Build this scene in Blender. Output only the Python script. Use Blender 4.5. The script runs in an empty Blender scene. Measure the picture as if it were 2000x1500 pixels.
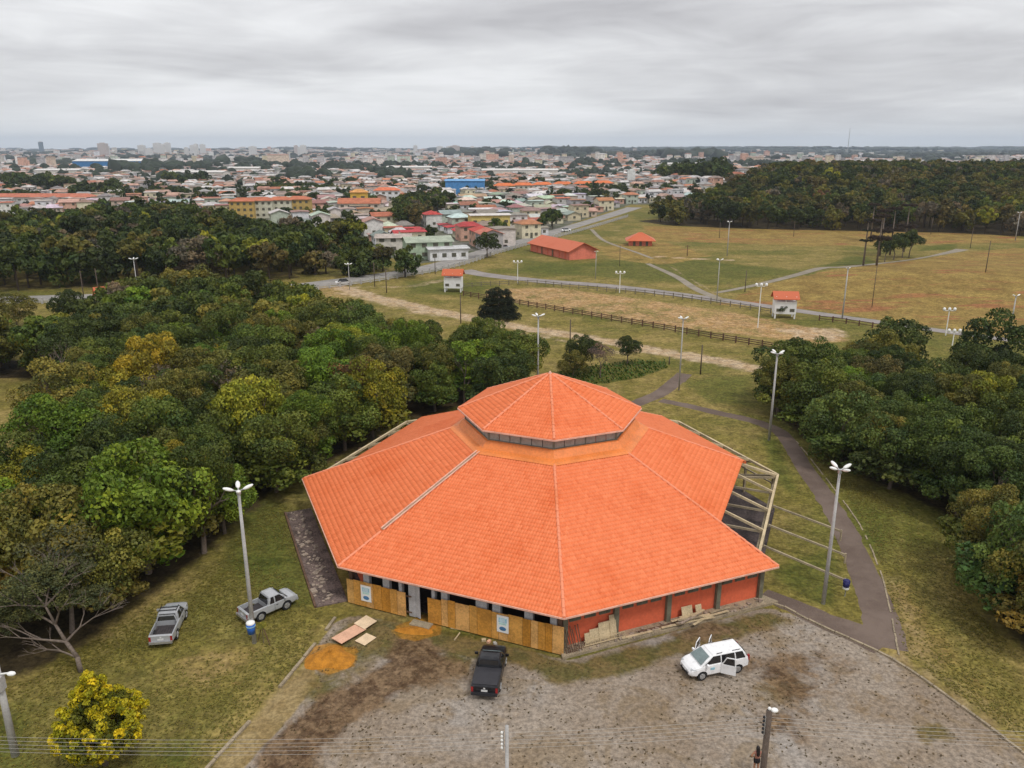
import bpy, bmesh, math, random
import numpy as np
from mathutils import Vector, Matrix
sc = bpy.context.scene
COL = sc.collection
R = math.radians

# ------------------------------------------------------------------ camera
CAMH = 33.0
PITCH = 16.5
cam_d = bpy.data.cameras.new('camera')
cam = bpy.data.objects.new('camera', cam_d); COL.objects.link(cam)
cam.location = (0, 0, CAMH)
cam.rotation_euler = (R(90 - PITCH), 0, 0)
cam_d.sensor_width = 36; cam_d.lens = 28.0
cam_d.clip_start = 0.5; cam_d.clip_end = 60000
sc.camera = cam

# ------------------------------------------------------------------ sky
SUN_EL, SUN_AZ = 58, 140      # azimuth clockwise from +Y
world = bpy.data.worlds.new('World'); sc.world = world; world.use_nodes = True
wn, wl = world.node_tree.nodes, world.node_tree.links
wn.clear()
def W(t, **k):
    n = wn.new(t)
    for a, b in k.items(): setattr(n, a, b)
    return n
out = W('ShaderNodeOutputWorld')
sky = W('ShaderNodeTexSky', sky_type='NISHITA', sun_disc=False, sun_elevation=R(SUN_EL), sun_rotation=R(SUN_AZ))
bg1 = W('ShaderNodeBackground'); bg1.inputs[1].default_value = 0.08
wl.new(sky.outputs[0], bg1.inputs[0])
tc = W('ShaderNodeTexCoord'); sep = W('ShaderNodeSeparateXYZ'); wl.new(tc.outputs['Generated'], sep.inputs[0])
def WM(op, a, b=None, c=None, clamp=False):
    n = W('ShaderNodeMath', operation=op, use_clamp=clamp)
    for i, s in enumerate((a, b, c)):
        if s is None: continue
        if isinstance(s, (int, float)): n.inputs[i].default_value = s
        else: wl.new(s, n.inputs[i])
    return n.outputs[0]
zc = WM('ADD', WM('MAXIMUM', sep.outputs[2], 0.0), 0.045)
cx = WM('DIVIDE', sep.outputs[0], zc); cy = WM('DIVIDE', sep.outputs[1], zc)
cmb = W('ShaderNodeCombineXYZ'); wl.new(cx, cmb.inputs[0]); wl.new(cy, cmb.inputs[1])
dome = W('ShaderNodeCombineXYZ'); wl.new(sep.outputs[0], dome.inputs[0]); wl.new(sep.outputs[1], dome.inputs[1]); wl.new(WM('MULTIPLY', WM('POWER', WM('MAXIMUM', sep.outputs[2], 0.0), 0.75), 2.6), dome.inputs[2])
def WN(src, scale, detail, rough, dist, off, sc3=(1, 1, 1), rot=(0, 0, 0)):
    mp = W('ShaderNodeMapping'); mp.inputs['Scale'].default_value = sc3
    mp.inputs['Location'].default_value = off; mp.inputs['Rotation'].default_value = rot
    wl.new(src, mp.inputs[0])
    n = W('ShaderNodeTexNoise'); n.inputs['Scale'].default_value = scale; n.inputs['Detail'].default_value = detail
    n.inputs['Roughness'].default_value = rough; n.inputs['Distortion'].default_value = dist
    wl.new(mp.outputs[0], n.inputs['Vector']); return n.outputs[0]
n1 = WN(dome.outputs[0], 1.9, 4, 0.5, 0.35, (0.35, 1.7, 0.2), (0.9, 0.9, 1.0), (0, R(16), 0))
n2 = WN(dome.outputs[0], 6.0, 5, 0.6, 0.8, (4.0, 2.0, 4.0), (0.7, 0.7, 1.35), (0, R(8), 0))
n3 = WN(cmb.outputs[0], 0.8, 4, 0.5, 0.4, (1.0, 2.0, 4.0), (0.5, 1, 1))
cl = WM('ADD', WM('ADD', WM('MULTIPLY', n1, 0.66), WM('MULTIPLY', n2, 0.24)), WM('MULTIPLY', n3, 0.10))
rmp = W('ShaderNodeValToRGB'); wl.new(cl, rmp.inputs[0])
e = rmp.color_ramp.elements
e[0].position = 0.38; e[0].color = (0.46, 0.45, 0.462, 1)
e[1].position = 0.63; e[1].color = (0.90, 0.895, 0.91, 1)
m = e.new(0.47); m.color = (0.63, 0.625, 0.635, 1)
m = e.new(0.55); m.color = (0.80, 0.80, 0.805, 1)
# near the horizon the layer seen edge-on evens out to a pale blue-grey band
hz = WM('SUBTRACT', 1.0, WM('MULTIPLY', sep.outputs[2], 26.0), clamp=True)
mixh = W('ShaderNodeMix', data_type='RGBA'); wl.new(WM('MULTIPLY', hz, 0.75), mixh.inputs[0])
wl.new(rmp.outputs[0], mixh.inputs[6]); mixh.inputs[7].default_value = (0.92, 0.925, 0.905, 1)
# overcast law: the cloud gets brighter towards the zenith
lum = WM('MULTIPLY_ADD', WM('MAXIMUM', sep.outputs[2], 0.0), 0.45, 1.0)
bg2 = W('ShaderNodeBackground'); wl.new(mixh.outputs[2], bg2.inputs[0]); wl.new(lum, bg2.inputs[1])
mx = W('ShaderNodeMixShader'); mx.inputs[0].default_value = 0.93
wl.new(bg1.outputs[0], mx.inputs[1]); wl.new(bg2.outputs[0], mx.inputs[2]); wl.new(mx.outputs[0], out.inputs[0])

sd = bpy.data.lights.new('sun', 'SUN'); sd.energy = 1.5; sd.angle = R(11); sd.color = (1, 0.96, 0.9)
sun = bpy.data.objects.new('sun', sd); COL.objects.link(sun)
az = R(SUN_AZ); el = R(SUN_EL)
tosun = Vector((math.sin(az) * math.cos(el), math.cos(az) * math.cos(el), math.sin(el)))
sun.rotation_euler = tosun.to_track_quat('Z', 'Y').to_euler()
sc.view_settings.view_transform = 'Standard'; sc.view_settings.look = 'None'
sc.view_settings.exposure = 0.15; sc.view_settings.gamma = 1.0; sc.view_settings.use_curve_mapping = False
sc.render.engine = 'CYCLES'
sc.cycles.max_bounces = 6; sc.cycles.diffuse_bounces = 3; sc.cycles.glossy_bounces = 2
sc.cycles.transmission_bounces = 2; sc.cycles.volume_bounces = 1; sc.cycles.transparent_max_bounces = 4
sc.cycles.use_denoising = True

# ------------------------------------------------------------------ terrain and pixel-to-ground
FPX = 1556.0
def S(t):
    t = np.clip(t, 0, 1); return t * t * (3 - 2 * t)
def terr(x, y):
    x = np.asarray(x, float); y = np.asarray(y, float)
    h = 13.0 * S((y - 335) / 190) * S((x - 75) / 110) * (1 - 0.9 * S((y - 640) / 350))
    h = h + 2.6 * np.exp(-(((x - 118) / 55) ** 2 + ((y - 205) / 27) ** 2)) * S((y - 140) / 40)
    k = S((y - 900) / 1200)
    h = h + k * (5 * np.sin(x / 310 + 1) + 4 * np.sin(y / 420 + x / 900) + 3 * np.sin(x / 140 + y / 260))
    r = S((y - 3200) / 2800)
    h = h + r * (15 + 9 * S((x + 500) / 2500) + 4 * np.sin(x / 1300 + 2))
    return h
def tz(x, y): return float(terr(x, y))
_cp, _sp = math.cos(R(PITCH)), math.sin(R(PITCH))
def gp(u, v, z=0.0):
    """point of the place seen at photo pixel (u, v), z metres above the ground there"""
    a = (u - 1000) / FPX; b = (v - 750) / FPX
    d = (a, _cp - b * _sp, -_sp - b * _cp)
    t = (z - CAMH) / d[2] if d[2] < -1e-4 else 9000.0
    for _ in range(12):
        g = tz(d[0] * t, d[1] * t)
        t = 0.5 * t + 0.5 * min(9000.0, (z + g - CAMH) / d[2])
    x, y = d[0] * t, d[1] * t
    return Vector((x, y, tz(x, y) + z))
def g2(u, v, z=0.0):
    p = gp(u, v, z); return (p.x, p.y)

# ------------------------------------------------------------------ materials
MATS = {}
class NB:
    def __init__(s, name):
        s.m = bpy.data.materials.new(name); s.m.use_nodes = True
        s.n, s.l = s.m.node_tree.nodes, s.m.node_tree.links
        s.b = s.n['Principled BSDF']; MATS[name] = s.m
        s.tc = s.n.new('ShaderNodeTexCoord'); s.ge = s.n.new('ShaderNodeNewGeometry')
        s.pos = s.ge.outputs['Position']; s.obj = s.tc.outputs['Object']
    def _in(s, sock, v):
        if hasattr(v, 'links') or hasattr(v, 'is_linked'): s.l.new(v, sock)
        elif isinstance(v, (tuple, list)): sock.default_value = (*v, 1) if len(v) == 3 and len(sock.default_value) == 4 else v
        else: sock.default_value = v
    def noise(s, scale, detail=3, rough=0.55, vec=None, dist=0.0, stretch=None):
        n = s.n.new('ShaderNodeTexNoise'); n.inputs['Scale'].default_value = scale; n.inputs['Detail'].default_value = detail
        n.inputs['Roughness'].default_value = rough; n.inputs['Distortion'].default_value = dist
        vec = vec or s.pos
        if stretch:
            mp = s.n.new('ShaderNodeMapping'); mp.inputs['Scale'].default_value = stretch; s.l.new(vec, mp.inputs[0]); vec = mp.outputs[0]
        s.l.new(vec, n.inputs['Vector']); return n.outputs[0]
    def voro(s, scale, vec=None):
        n = s.n.new('ShaderNodeTexVoronoi'); n.inputs['Scale'].default_value = scale; s.l.new(vec or s.pos, n.inputs['Vector']); return n.outputs['Distance']
    def math(s, op, a, b=0.0, clamp=False):
        n = s.n.new('ShaderNodeMath'); n.operation = op; n.use_clamp = clamp
        s._in(n.inputs[0], a); s._in(n.inputs[1], b); return n.outputs[0]
    def step(s, a, lo, hi):
        n = s.n.new('ShaderNodeMapRange'); n.interpolation_type = 'SMOOTHSTEP'
        s._in(n.inputs[0], a); n.inputs[1].default_value = lo; n.inputs[2].default_value = hi; return n.outputs[0]
    def mix(s, f, a, b, mode='MIX'):
        n = s.n.new('ShaderNodeMix'); n.data_type = 'RGBA'; n.blend_type = mode
        s._in(n.inputs[0], f); s._in(n.inputs[6], a); s._in(n.inputs[7], b); return n.outputs[2]
    def attr(s, name):
        n = s.n.new('ShaderNodeAttribute'); n.attribute_name = name; return n
    def objcol(s):
        return s.n.new('ShaderNodeObjectInfo')
    def bump(s, h, strength=0.3, dist=0.05):
        n = s.n.new('ShaderNodeBump'); n.inputs['Strength'].default_value = strength; n.inputs['Distance'].default_value = dist
        s.l.new(h, n.inputs['Height']); s.l.new(n.outputs[0], s.b.inputs['Normal'])
    def done(s, color, rough=0.8, metal=0.0, spec=0.3):
        s._in(s.b.inputs['Base Color'], color); s._in(s.b.inputs['Roughness'], rough)
        s.b.inputs['Metallic'].default_value = metal; s.b.inputs['Specular IOR Level'].default_value = spec
        return s.m
def simple(name, c, rough=0.8, metal=0.0, spec=0.3, var=0.25, scale=1.5, bump=0.0):
    b = NB(name)
    n = b.noise(scale, 4); n2 = b.noise(scale * 9, 3)
    f = b.math('MULTIPLY_ADD', n, 1.0); f = b.math('MULTIPLY', b.math('ADD', n, n2), 0.5)
    lo = tuple(x * (1 - var) for x in c); hi = tuple(min(1, x * (1 + var)) for x in c)
    col = b.mix(b.step(f, 0.35, 0.65), lo, hi)
    if bump: b.bump(n2, bump, 0.02)
    return b.done(col, rough, metal, spec)
def glossy(name, c, rough=0.25, coat=0.6, spec=0.5):
    b = NB(name); n = b.noise(3, 3, vec=b.obj)
    col = b.mix(b.step(n, 0.45, 0.75), c, tuple(x * 0.82 + 0.02 for x in c))
    b.b.inputs['Coat Weight'].default_value = coat; b.b.inputs['Coat Roughness'].default_value = 0.08
    return b.done(col, rough, 0, spec)
def objmat(name, rough=0.85, var=0.25, scale=0.8, spec=0.25):
    """colour comes from the object's own colour, broken up by wear"""
    b = NB(name); oi = b.objcol()
    n = b.noise(scale, 4); n2 = b.noise(scale * 7, 3)
    f = b.step(b.math('MULTIPLY', b.math('ADD', n, n2), 0.5), 0.36, 0.64)
    k = b.mix(f, (1 - var,) * 3, (1 + var * 0.5,) * 3)
    return b.done(b.mix(1.0, oi.outputs['Color'], k, 'MULTIPLY'), rough, 0, spec)

# foliage: object colour * leaf tint
def leafmat(name, attrcol=False):
    b = NB(name)
    src = b.attr('col').outputs['Color'] if attrcol else b.objcol().outputs['Color']
    t = b.attr('tint').outputs['Color']
    c = b.mix(1.0, src, t, 'MULTIPLY')
    b.done(c, 0.6, 0, 0.25)
    tr = b.n.new('ShaderNodeBsdfTranslucent'); b.l.new(c, tr.inputs[0])
    ms = b.n.new('ShaderNodeMixShader'); ms.inputs[0].default_value = 0.18
    o = b.n['Material Output']; b.l.new(b.b.outputs[0], ms.inputs[1]); b.l.new(tr.outputs[0], ms.inputs[2]); b.l.new(ms.outputs[0], o.inputs[0])
    return b.m
leafmat('leaf'); leafmat('leaf_mass', True)
simple('bark', (0.16, 0.125, 0.10), 0.9, var=0.35, scale=6)
simple('bark_pale', (0.165, 0.130, 0.105), 0.9, var=0.35, scale=6)
simple('concrete', (0.36, 0.35, 0.33), 0.85, var=0.2, scale=0.9)
simple('concrete_dark', (0.125, 0.092, 0.080), 0.9, var=0.6, scale=0.8)
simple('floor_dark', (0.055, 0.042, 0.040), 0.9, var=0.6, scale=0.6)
simple('pier_grey', (0.46, 0.46, 0.47), 0.85, var=0.2, scale=1.5)
simple('pole_concrete', (0.40, 0.39, 0.38), 0.8, var=0.15, scale=1.0)
simple('pole_wood', (0.10, 0.075, 0.06), 0.9, var=0.3, scale=3)
simple('fence_wood', (0.105, 0.055, 0.036), 0.9, var=0.35, scale=1.5)
simple('fence_grey', (0.17, 0.145, 0.105), 0.9, var=0.3, scale=1.5)
simple('lamp_white', (0.78, 0.78, 0.76), 0.45, var=0.06)
simple('kerb', (0.29, 0.235, 0.16), 0.9, var=0.35, scale=1.3)
simple('timber_pale', (0.50, 0.40, 0.25), 0.85, var=0.25, scale=1.2)
simple('timber_grey', (0.33, 0.27, 0.18), 0.85, var=0.3, scale=1.4)
simple('timber_dark', (0.12, 0.07, 0.045), 0.9, var=0.3, scale=2)
simple('wall_orange', (0.66, 0.135, 0.062), 0.8, var=0.1, scale=0.5)
simple('wall_salmon', (0.66, 0.19, 0.125), 0.8, var=0.15, scale=0.5)
simple('column_green', (0.16, 0.15, 0.105), 0.85, var=0.25, scale=2)
simple('window_dark', (0.10, 0.095, 0.07), 0.3, var=0.3, scale=2, spec=0.5)
simple('inside_shade', (0.02, 0.018, 0.02), 0.9)
simple('collar_green', (0.17, 0.18, 0.145), 0.7, var=0.2)
simple('louvre', (0.33, 0.33, 0.305), 0.55, var=0.2, scale=3)
simple('fascia', (0.72, 0.42, 0.32), 0.7, var=0.2)
simple('flashing', (0.72, 0.215, 0.052), 0.5, var=0.14, scale=0.6, spec=0.4)
simple('white_render', (0.74, 0.74, 0.74), 0.8, var=0.08)
simple('rubber', (0.018, 0.018, 0.02), 0.85, var=0.2)
simple('rim', (0.45, 0.45, 0.46), 0.35, 0.6, var=0.15, scale=8)
simple('plastic_black', (0.022, 0.022, 0.026), 0.5, var=0.2)
simple('cover_grey', (0.030, 0.029, 0.034), 0.55, var=0.2, scale=2)
simple('bed_dark', (0.06, 0.05, 0.05), 0.85, var=0.3, scale=3)
simple('glass_dark', (0.012, 0.013, 0.016), 0.08, spec=0.8, var=0.2)
simple('glass_pale', (0.15, 0.20, 0.20), 0.12, spec=0.8, var=0.2, scale=2)
simple('lamp_glass', (0.42, 0.44, 0.46), 0.15, spec=0.8, var=0.3, scale=9)
simple('tail_red', (0.30, 0.02, 0.02), 0.3)
simple('plate', (0.6, 0.6, 0.6), 0.5, var=0.3, scale=20)
simple('steel', (0.40, 0.40, 0.40), 0.45, 0.5)
simple('blue_paint', (0.03, 0.12, 0.45), 0.5, var=0.15)
simple('blue_dark', (0.02, 0.02, 0.11), 0.5, var=0.2)
simple('poster_blue', (0.28, 0.50, 0.60), 0.6, var=0.2, scale=4)
simple('poster_dark', (0.06, 0.17, 0.33), 0.6, var=0.3, scale=5)
simple('poster_green', (0.45, 0.66, 0.62), 0.6, var=0.2, scale=4)
simple('skin', (0.33, 0.16, 0.09), 0.6, var=0.08)
simple('hair', (0.012, 0.008, 0.007), 0.5, var=0.2)
simple('cloth_pink', (0.30, 0.13, 0.10), 0.9, var=0.15, scale=6)
simple('cloth_black', (0.015, 0.013, 0.015), 0.9)
simple('wire', (0.34, 0.32, 0.30), 0.5, var=0.1)
simple('sand', (0.40, 0.165, 0.018), 0.95, var=0.3, scale=2.5, bump=0.5)
simple('rubble', (0.30, 0.24, 0.19), 0.95, var=0.5, scale=3)
simple('ply_pink', (0.62, 0.36, 0.24), 0.8, var=0.15, scale=1.5)
simple('ply_pale', (0.66, 0.50, 0.33), 0.8, var=0.15, scale=1.5)
glossy('paint_white', (0.80, 0.80, 0.81)); glossy('paint_black', (0.008, 0.008, 0.011), 0.3, 0.25, 0.3); glossy('paint_silver', (0.36, 0.37, 0.385), 0.28)
objmat('house_wall'); objmat('house_roof', scale=0.5, var=0.3); objmat('board', var=0.3, scale=1.0)
def attmat(name, rough=0.85):
    b = NB(name); a = b.attr('col').outputs['Color']
    n = b.noise(0.35, 4); return b.done(b.mix(1.0, a, b.mix(b.step(n, 0.35, 0.65), (0.75,) * 3, (1.15,) * 3), 'MULTIPLY'), rough)
attmat('mass_house')
# roof tiles
def tilemat(name, c1, c2):
    b = NB(name); t = b.attr('tint').outputs['Fac']
    c = b.mix(t, c1, c2)
    st = b.noise(0.22, 5, 0.6); st2 = b.noise(1.6, 4, 0.65)
    c = b.mix(b.step(st, 0.5, 0.72), c, b.mix(1.0, c, (0.93, 0.80, 0.62), 'MULTIPLY'))
    c = b.mix(b.math('MULTIPLY', b.step(st2, 0.55, 0.75), 0.4), c, b.mix(1.0, c, (0.80, 0.74, 0.68), 'MULTIPLY'))
    return b.done(c, 0.55, 0, 0.35)
tilemat('tile', (0.68, 0.150, 0.042), (0.80, 0.215, 0.078))
tilemat('old_tile', (0.50, 0.115, 0.045), (0.55, 0.15, 0.07))
tilemat('ridge', (0.74, 0.25, 0.13), (0.80, 0.36, 0.23))

# ground: one sheet, zones as masks from the plan of the place, broken up by noise
def ground_material():
    b = NB('ground')
    big = b.noise(0.035, 4, 0.55); mid = b.noise(0.16, 5, 0.6); mid2 = b.noise(0.55, 5, 0.65, dist=0.6); fine = b.noise(3.2, 4, 0.7); fine2 = b.noise(9.0, 3, 0.7)
    def zone(name, k=0.8, lo=0.38, hi=0.62):
        a = b.attr(name).outputs['Fac']
        nn = b.math('MULTIPLY', b.math('SUBTRACT', b.math('ADD', b.math('MULTIPLY', mid, 0.6), b.math('MULTIPLY', mid2, 0.4)), 0.5), k)
        # noise only acts where the mask is between 0 and 1
        w = b.math('MULTIPLY', b.math('MULTIPLY', a, b.math('SUBTRACT', 1.0, a)), 4.0)
        return b.step(b.math('ADD', a, b.math('MULTIPLY', nn, b.math('POWER', w, 0.5))), lo, hi)
    mid3 = b.noise(1.5, 4, 0.7, dist=0.5)
    green, olive, tan = (0.086, 0.096, 0.017), (0.160, 0.132, 0.032), (0.255, 0.190, 0.066)
    g = b.mix(b.step(mid, 0.38, 0.66), olive, tan)
    g = b.mix(b.math('MULTIPLY', b.step(big, 0.46, 0.62), 0.75), g, green)
    g = b.mix(b.math('MULTIPLY', b.step(mid2, 0.55, 0.75), 0.45), g, (0.10, 0.080, 0.024))
    g = b.mix(b.math('MULTIPLY', b.step(mid3, 0.52, 0.66), 0.5), g, (0.10, 0.095, 0.018))
    g = b.mix(b.math('MULTIPLY', b.step(mid3, 0.46, 0.34), 0.4), g, (0.33, 0.26, 0.085))
    g = b.mix(b.math('MULTIPLY', b.step(mid2, 0.30, 0.42), -0.0), g, tan)
    lush = b.mix(b.step(b.math('ADD', b.math('MULTIPLY', mid, .5), b.math('MULTIPLY', mid3, .5)), 0.38, 0.62), (0.050, 0.072, 0.012), (0.112, 0.112, 0.022))
    g = b.mix(b.math('MULTIPLY', zone('lush', 1.6, .3, .8), 0.8), g, lush)
    dry = b.mix(b.step(mid, 0.35, 0.65), (0.195, 0.128, 0.038), (0.270, 0.190, 0.056))
    str_ = b.noise(0.12, 4, 0.6, stretch=(0.30, 1.3, 1), dist=1.2)
    dry = b.mix(b.math('MULTIPLY', b.step(str_, 0.55, 0.64), 0.8), dry, (0.26, 0.105, 0.048))
    dry = b.mix(b.math('MULTIPLY', b.step(str_, 0.30, 0.40), 0.0), dry, green)
    g = b.mix(zone('dry', 1.2), g, dry)
    bare = b.mix(b.step(mid2, 0.35, 0.65), (0.40, 0.22, 0.10), (0.46, 0.30, 0.16))
    g = b.mix(b.math('MULTIPLY', b.math('MULTIPLY', zone('bare', 2.2, .3, .8), 0.9), b.step(b.math('ADD', b.math('MULTIPLY', mid, .6), b.math('MULTIPLY', mid3, .4)), 0.62, 0.42)), g, bare)
    pale = b.mix(b.step(mid2, 0.35, 0.65), (0.40, 0.27, 0.16), (0.48, 0.37, 0.26))
    g = b.mix(b.math('MULTIPLY', zone('track', 1.6, .22, .7), .8), g, pale)
    k = b.mix(b.step(b.noise(0.85, 5, 0.7, dist=.8), 0.36, 0.64), (0.72,) * 3, (1.22,) * 3)
    g = b.mix(1.0, g, k, 'MULTIPLY')
    worn = b.mix(b.step(mid2, 0.35, 0.65), (0.215, 0.150, 0.070), (0.30, 0.225, 0.115))
    g = b.mix(b.math('MULTIPLY', zone('worn', 1.4, .3, .8), 0.85), g, worn)
    # gravel yard
    vr = b.voro(4.5)
    gr = b.mix(b.step(mid, 0.36, 0.64), (0.225, 0.175, 0.128), (0.285, 0.238, 0.192))
    gr = b.mix(b.step(b.noise(0.09, 4, 0.6), 0.50, 0.66), gr, (0.285, 0.256, 0.228))
    gr = b.mix(b.math('MULTIPLY', b.step(vr, 0.28, 0.10), 0.35), gr, (0.36, 0.31, 0.26))
    gr = b.mix(b.math('MULTIPLY', b.step(b.noise(1.8, 4, 0.7), 0.62, 0.74), 0.5), gr, (0.125, 0.085, 0.038))
    gr = b.mix(b.math('MULTIPLY', b.step(b.noise(0.30, 5, 0.7), 0.56, 0.70), 0.65), gr, (0.175, 0.115, 0.055))
    gr = b.mix(b.math('MULTIPLY', b.step(fine2, 0.56, 0.70), 0.55), gr, (0.12, 0.085, 0.055))
    gr = b.mix(b.math('MULTIPLY', b.step(b.noise(6.0, 3, 0.7), 0.60, 0.72), 0.6), gr, (0.42, 0.38, 0.33))
    gr = b.mix(b.math('MULTIPLY', b.step(b.noise(0.22, 5, 0.62, dist=1.0), 0.50, 0.60), 0.55), gr, (0.20, 0.145, 0.085))
    g = b.mix(zone('gravel', 1.0), g, gr)
    moss = b.mix(b.step(mid2, 0.38, 0.62), (0.085, 0.075, 0.017), (0.15, 0.105, 0.035))
    g = b.mix(b.math('MULTIPLY', zone('moss', 1.6), 0.9), g, moss)
    soil = b.mix(b.step(b.math('ADD', b.math('MULTIPLY', mid2, .5), b.math('MULTIPLY', mid3, .5)), 0.40, 0.60), (0.065, 0.036, 0.018), (0.19, 0.125, 0.070))
    g = b.mix(b.math('MULTIPLY', zone('soil', 2.6, .25, .65), 0.95), g, soil)
    sand = b.mix(b.step(mid2, 0.38, 0.66), (0.28, 0.135, 0.018), (0.38, 0.18, 0.028))
    g = b.mix(b.math('MULTIPLY', zone('sandy', 1.8), 0.8), g, sand)
    litter = b.mix(b.step(mid2, 0.38, 0.66), (0.035, 0.026, 0.014), (0.075, 0.055, 0.025))
    g = b.mix(zone('litter', 1.2), g, litter)
    townc = b.mix(b.step(mid, 0.38, 0.62), (0.16, 0.15, 0.13), (0.075, 0.085, 0.045))
    g = b.mix(zone('town', 1.2), g, townc)
    farc = b.mix(b.step(b.noise(0.004, 5, 0.6), 0.42, 0.58), (0.12, 0.12, 0.105), (0.035, 0.05, 0.035))
    g = b.mix(zone('far', 0.5), g, farc)
    k = b.mix(b.step(fine, 0.3, 0.7), (0.66,) * 3, (1.32,) * 3)
    g = b.mix(1.0, g, k, 'MULTIPLY')
    b.bump(b.math('ADD', b.math('MULTIPLY', fine, 0.7), b.math('MULTIPLY', fine2, 0.5)), 0.6, 0.08)
    return b.done(g, 0.95, 0, 0.1)
ground_material()
def asphalt(name, c1, c2, edge=(0.2, 0.16, 0.08)):
    b = NB(name); n = b.noise(0.25, 5, 0.65); n2 = b.noise(3.0, 4, 0.7); v = b.noise(14, 2)
    c = b.mix(b.step(n, 0.36, 0.66), c1, c2)
    c = b.mix(b.math('MULTIPLY', b.step(n2, 0.58, 0.72), 0.5), c, edge)
    c = b.mix(b.math('MULTIPLY', b.step(v, 0.4, 0.7), 0.3), c, tuple(min(1, x * 1.5) for x in c2))
    b.bump(v, 0.3, 0.01); return b.done(c, 0.9, 0, 0.2)
asphalt('path', (0.105, 0.075, 0.060), (0.160, 0.120, 0.098))
asphalt('road', (0.20, 0.18, 0.17), (0.27, 0.24, 0.225))
asphalt('park_path', (0.19, 0.165, 0.125), (0.26, 0.225, 0.18))
asphalt('town_road', (0.20, 0.19, 0.18), (0.29, 0.27, 0.25))
def M(n): return MATS[n]

# ------------------------------------------------------------------ object helpers
def tag(o, label=None, cat=None, group=None, kind=None):
    if label: o['label'] = label
    if cat: o['category'] = cat
    if group: o['group'] = group
    if kind: o['kind'] = kind
    return o
def empty(name, loc=(0, 0, 0), rz=0.0, label=None, cat=None, group=None):
    o = bpy.data.objects.new(name, None); o.empty_display_size = 0.3
    o.location = loc; o.rotation_euler = (0, 0, rz); COL.objects.link(o)
    return tag(o, label, cat, group)
def link(name, me, parent=None, loc=None, rz=None, scale=None, color=None):
    o = bpy.data.objects.new(name, me); COL.objects.link(o)
    if parent is not None: o.parent = parent
    if loc is not None: o.location = loc
    if rz is not None: o.rotation_euler = (0, 0, rz)
    if scale is not None: o.scale = scale
    if color is not None: o.color = (*color, 1)
    return o
def copy_tree(o, parent=None):
    c = o.copy(); COL.objects.link(c); c.parent = parent
    for ch in list(o.children): copy_tree(ch, c)
    return c
class MB:
    """collects shapes, links them as ONE mesh object"""
    def __init__(s): s.bm = bmesh.new()
    def face(s, pts):
        return s.bm.faces.new([s.bm.verts.new(p) for p in pts])
    def box(s, c, size, rz=0.0, rot=None):
        m = Matrix.Translation(c) @ (rot.to_4x4() if rot else Matrix.Rotation(rz, 4, 'Z')) @ Matrix.Diagonal((*size, 1))
        bmesh.ops.create_cube(s.bm, size=1, matrix=m); return s
    def bar(s, a, b, w, h=None):
        a, b = Vector(a), Vector(b); d = b - a; L = d.length
        up = Vector((0, 0, 1)) if abs(d.normalized().z) < 0.99 else Vector((1, 0, 0))
        x = d.normalized(); y = up.cross(x).normalized(); z = x.cross(y)
        rot = Matrix((x, y, z)).transposed()
        return s.box((a + b) / 2, (L, w, h or w), rot=rot)
    def tube(s, a, b, r1, r2=None, seg=8, cap=True):
        a, b = Vector(a), Vector(b); d = b - a
        q = d.to_track_quat('Z', 'Y').to_matrix().to_4x4()
        bmesh.ops.create_cone(s.bm, cap_ends=cap, segments=seg, radius1=r1, radius2=r1 if r2 is None else r2, depth=d.length,
                              matrix=Matrix.Translation((a + b) / 2) @ q); return s
    def ball(s, c, r, seg=10, rings=6, scale=(1, 1, 1), rot=None):
        m = Matrix.Translation(c) @ (rot.to_4x4() if rot else Matrix()) @ Matrix.Diagonal((*scale, 1))
        bmesh.ops.create_uvsphere(s.bm, u_segments=seg, v_segments=rings, radius=r, matrix=m); return s
    def prism(s, poly, z0, z1):
        n = len(poly); lo = [s.bm.verts.new((x, y, z0)) for x, y in poly]; hi = [s.bm.verts.new((x, y, z1)) for x, y in poly]
        s.bm.faces.new(hi); s.bm.faces.new(lo[::-1])
        for i in range(n): s.bm.faces.new((lo[i], lo[(i + 1) % n], hi[(i + 1) % n], hi[i]))
        return s
    def loft(s, rings, cap=True):
        rs = [[s.bm.verts.new(p) for p in r] for r in rings]; n = len(rs[0])
        for a, b in zip(rs, rs[1:]):
            for i in range(n): s.bm.faces.new((a[i], a[(i + 1) % n], b[(i + 1) % n], b[i]))
        if cap: s.bm.faces.new(rs[0][::-1]); s.bm.faces.new(rs[-1])
        return s
    def mesh(s, name, mat, smooth=False):
        bmesh.ops.recalc_face_normals(s.bm, faces=s.bm.faces)
        me = bpy.data.meshes.new(name); s.bm.to_mesh(me); s.bm.free()
        me.materials.append(M(mat) if isinstance(mat, str) else mat)
        if smooth: me.polygons.foreach_set('use_smooth', [True] * len(me.polygons))
        return me
    def build(s, name, mat, parent=None, smooth=False, **k):
        return link(name, s.mesh(name, mat, smooth), parent, **k)
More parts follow.
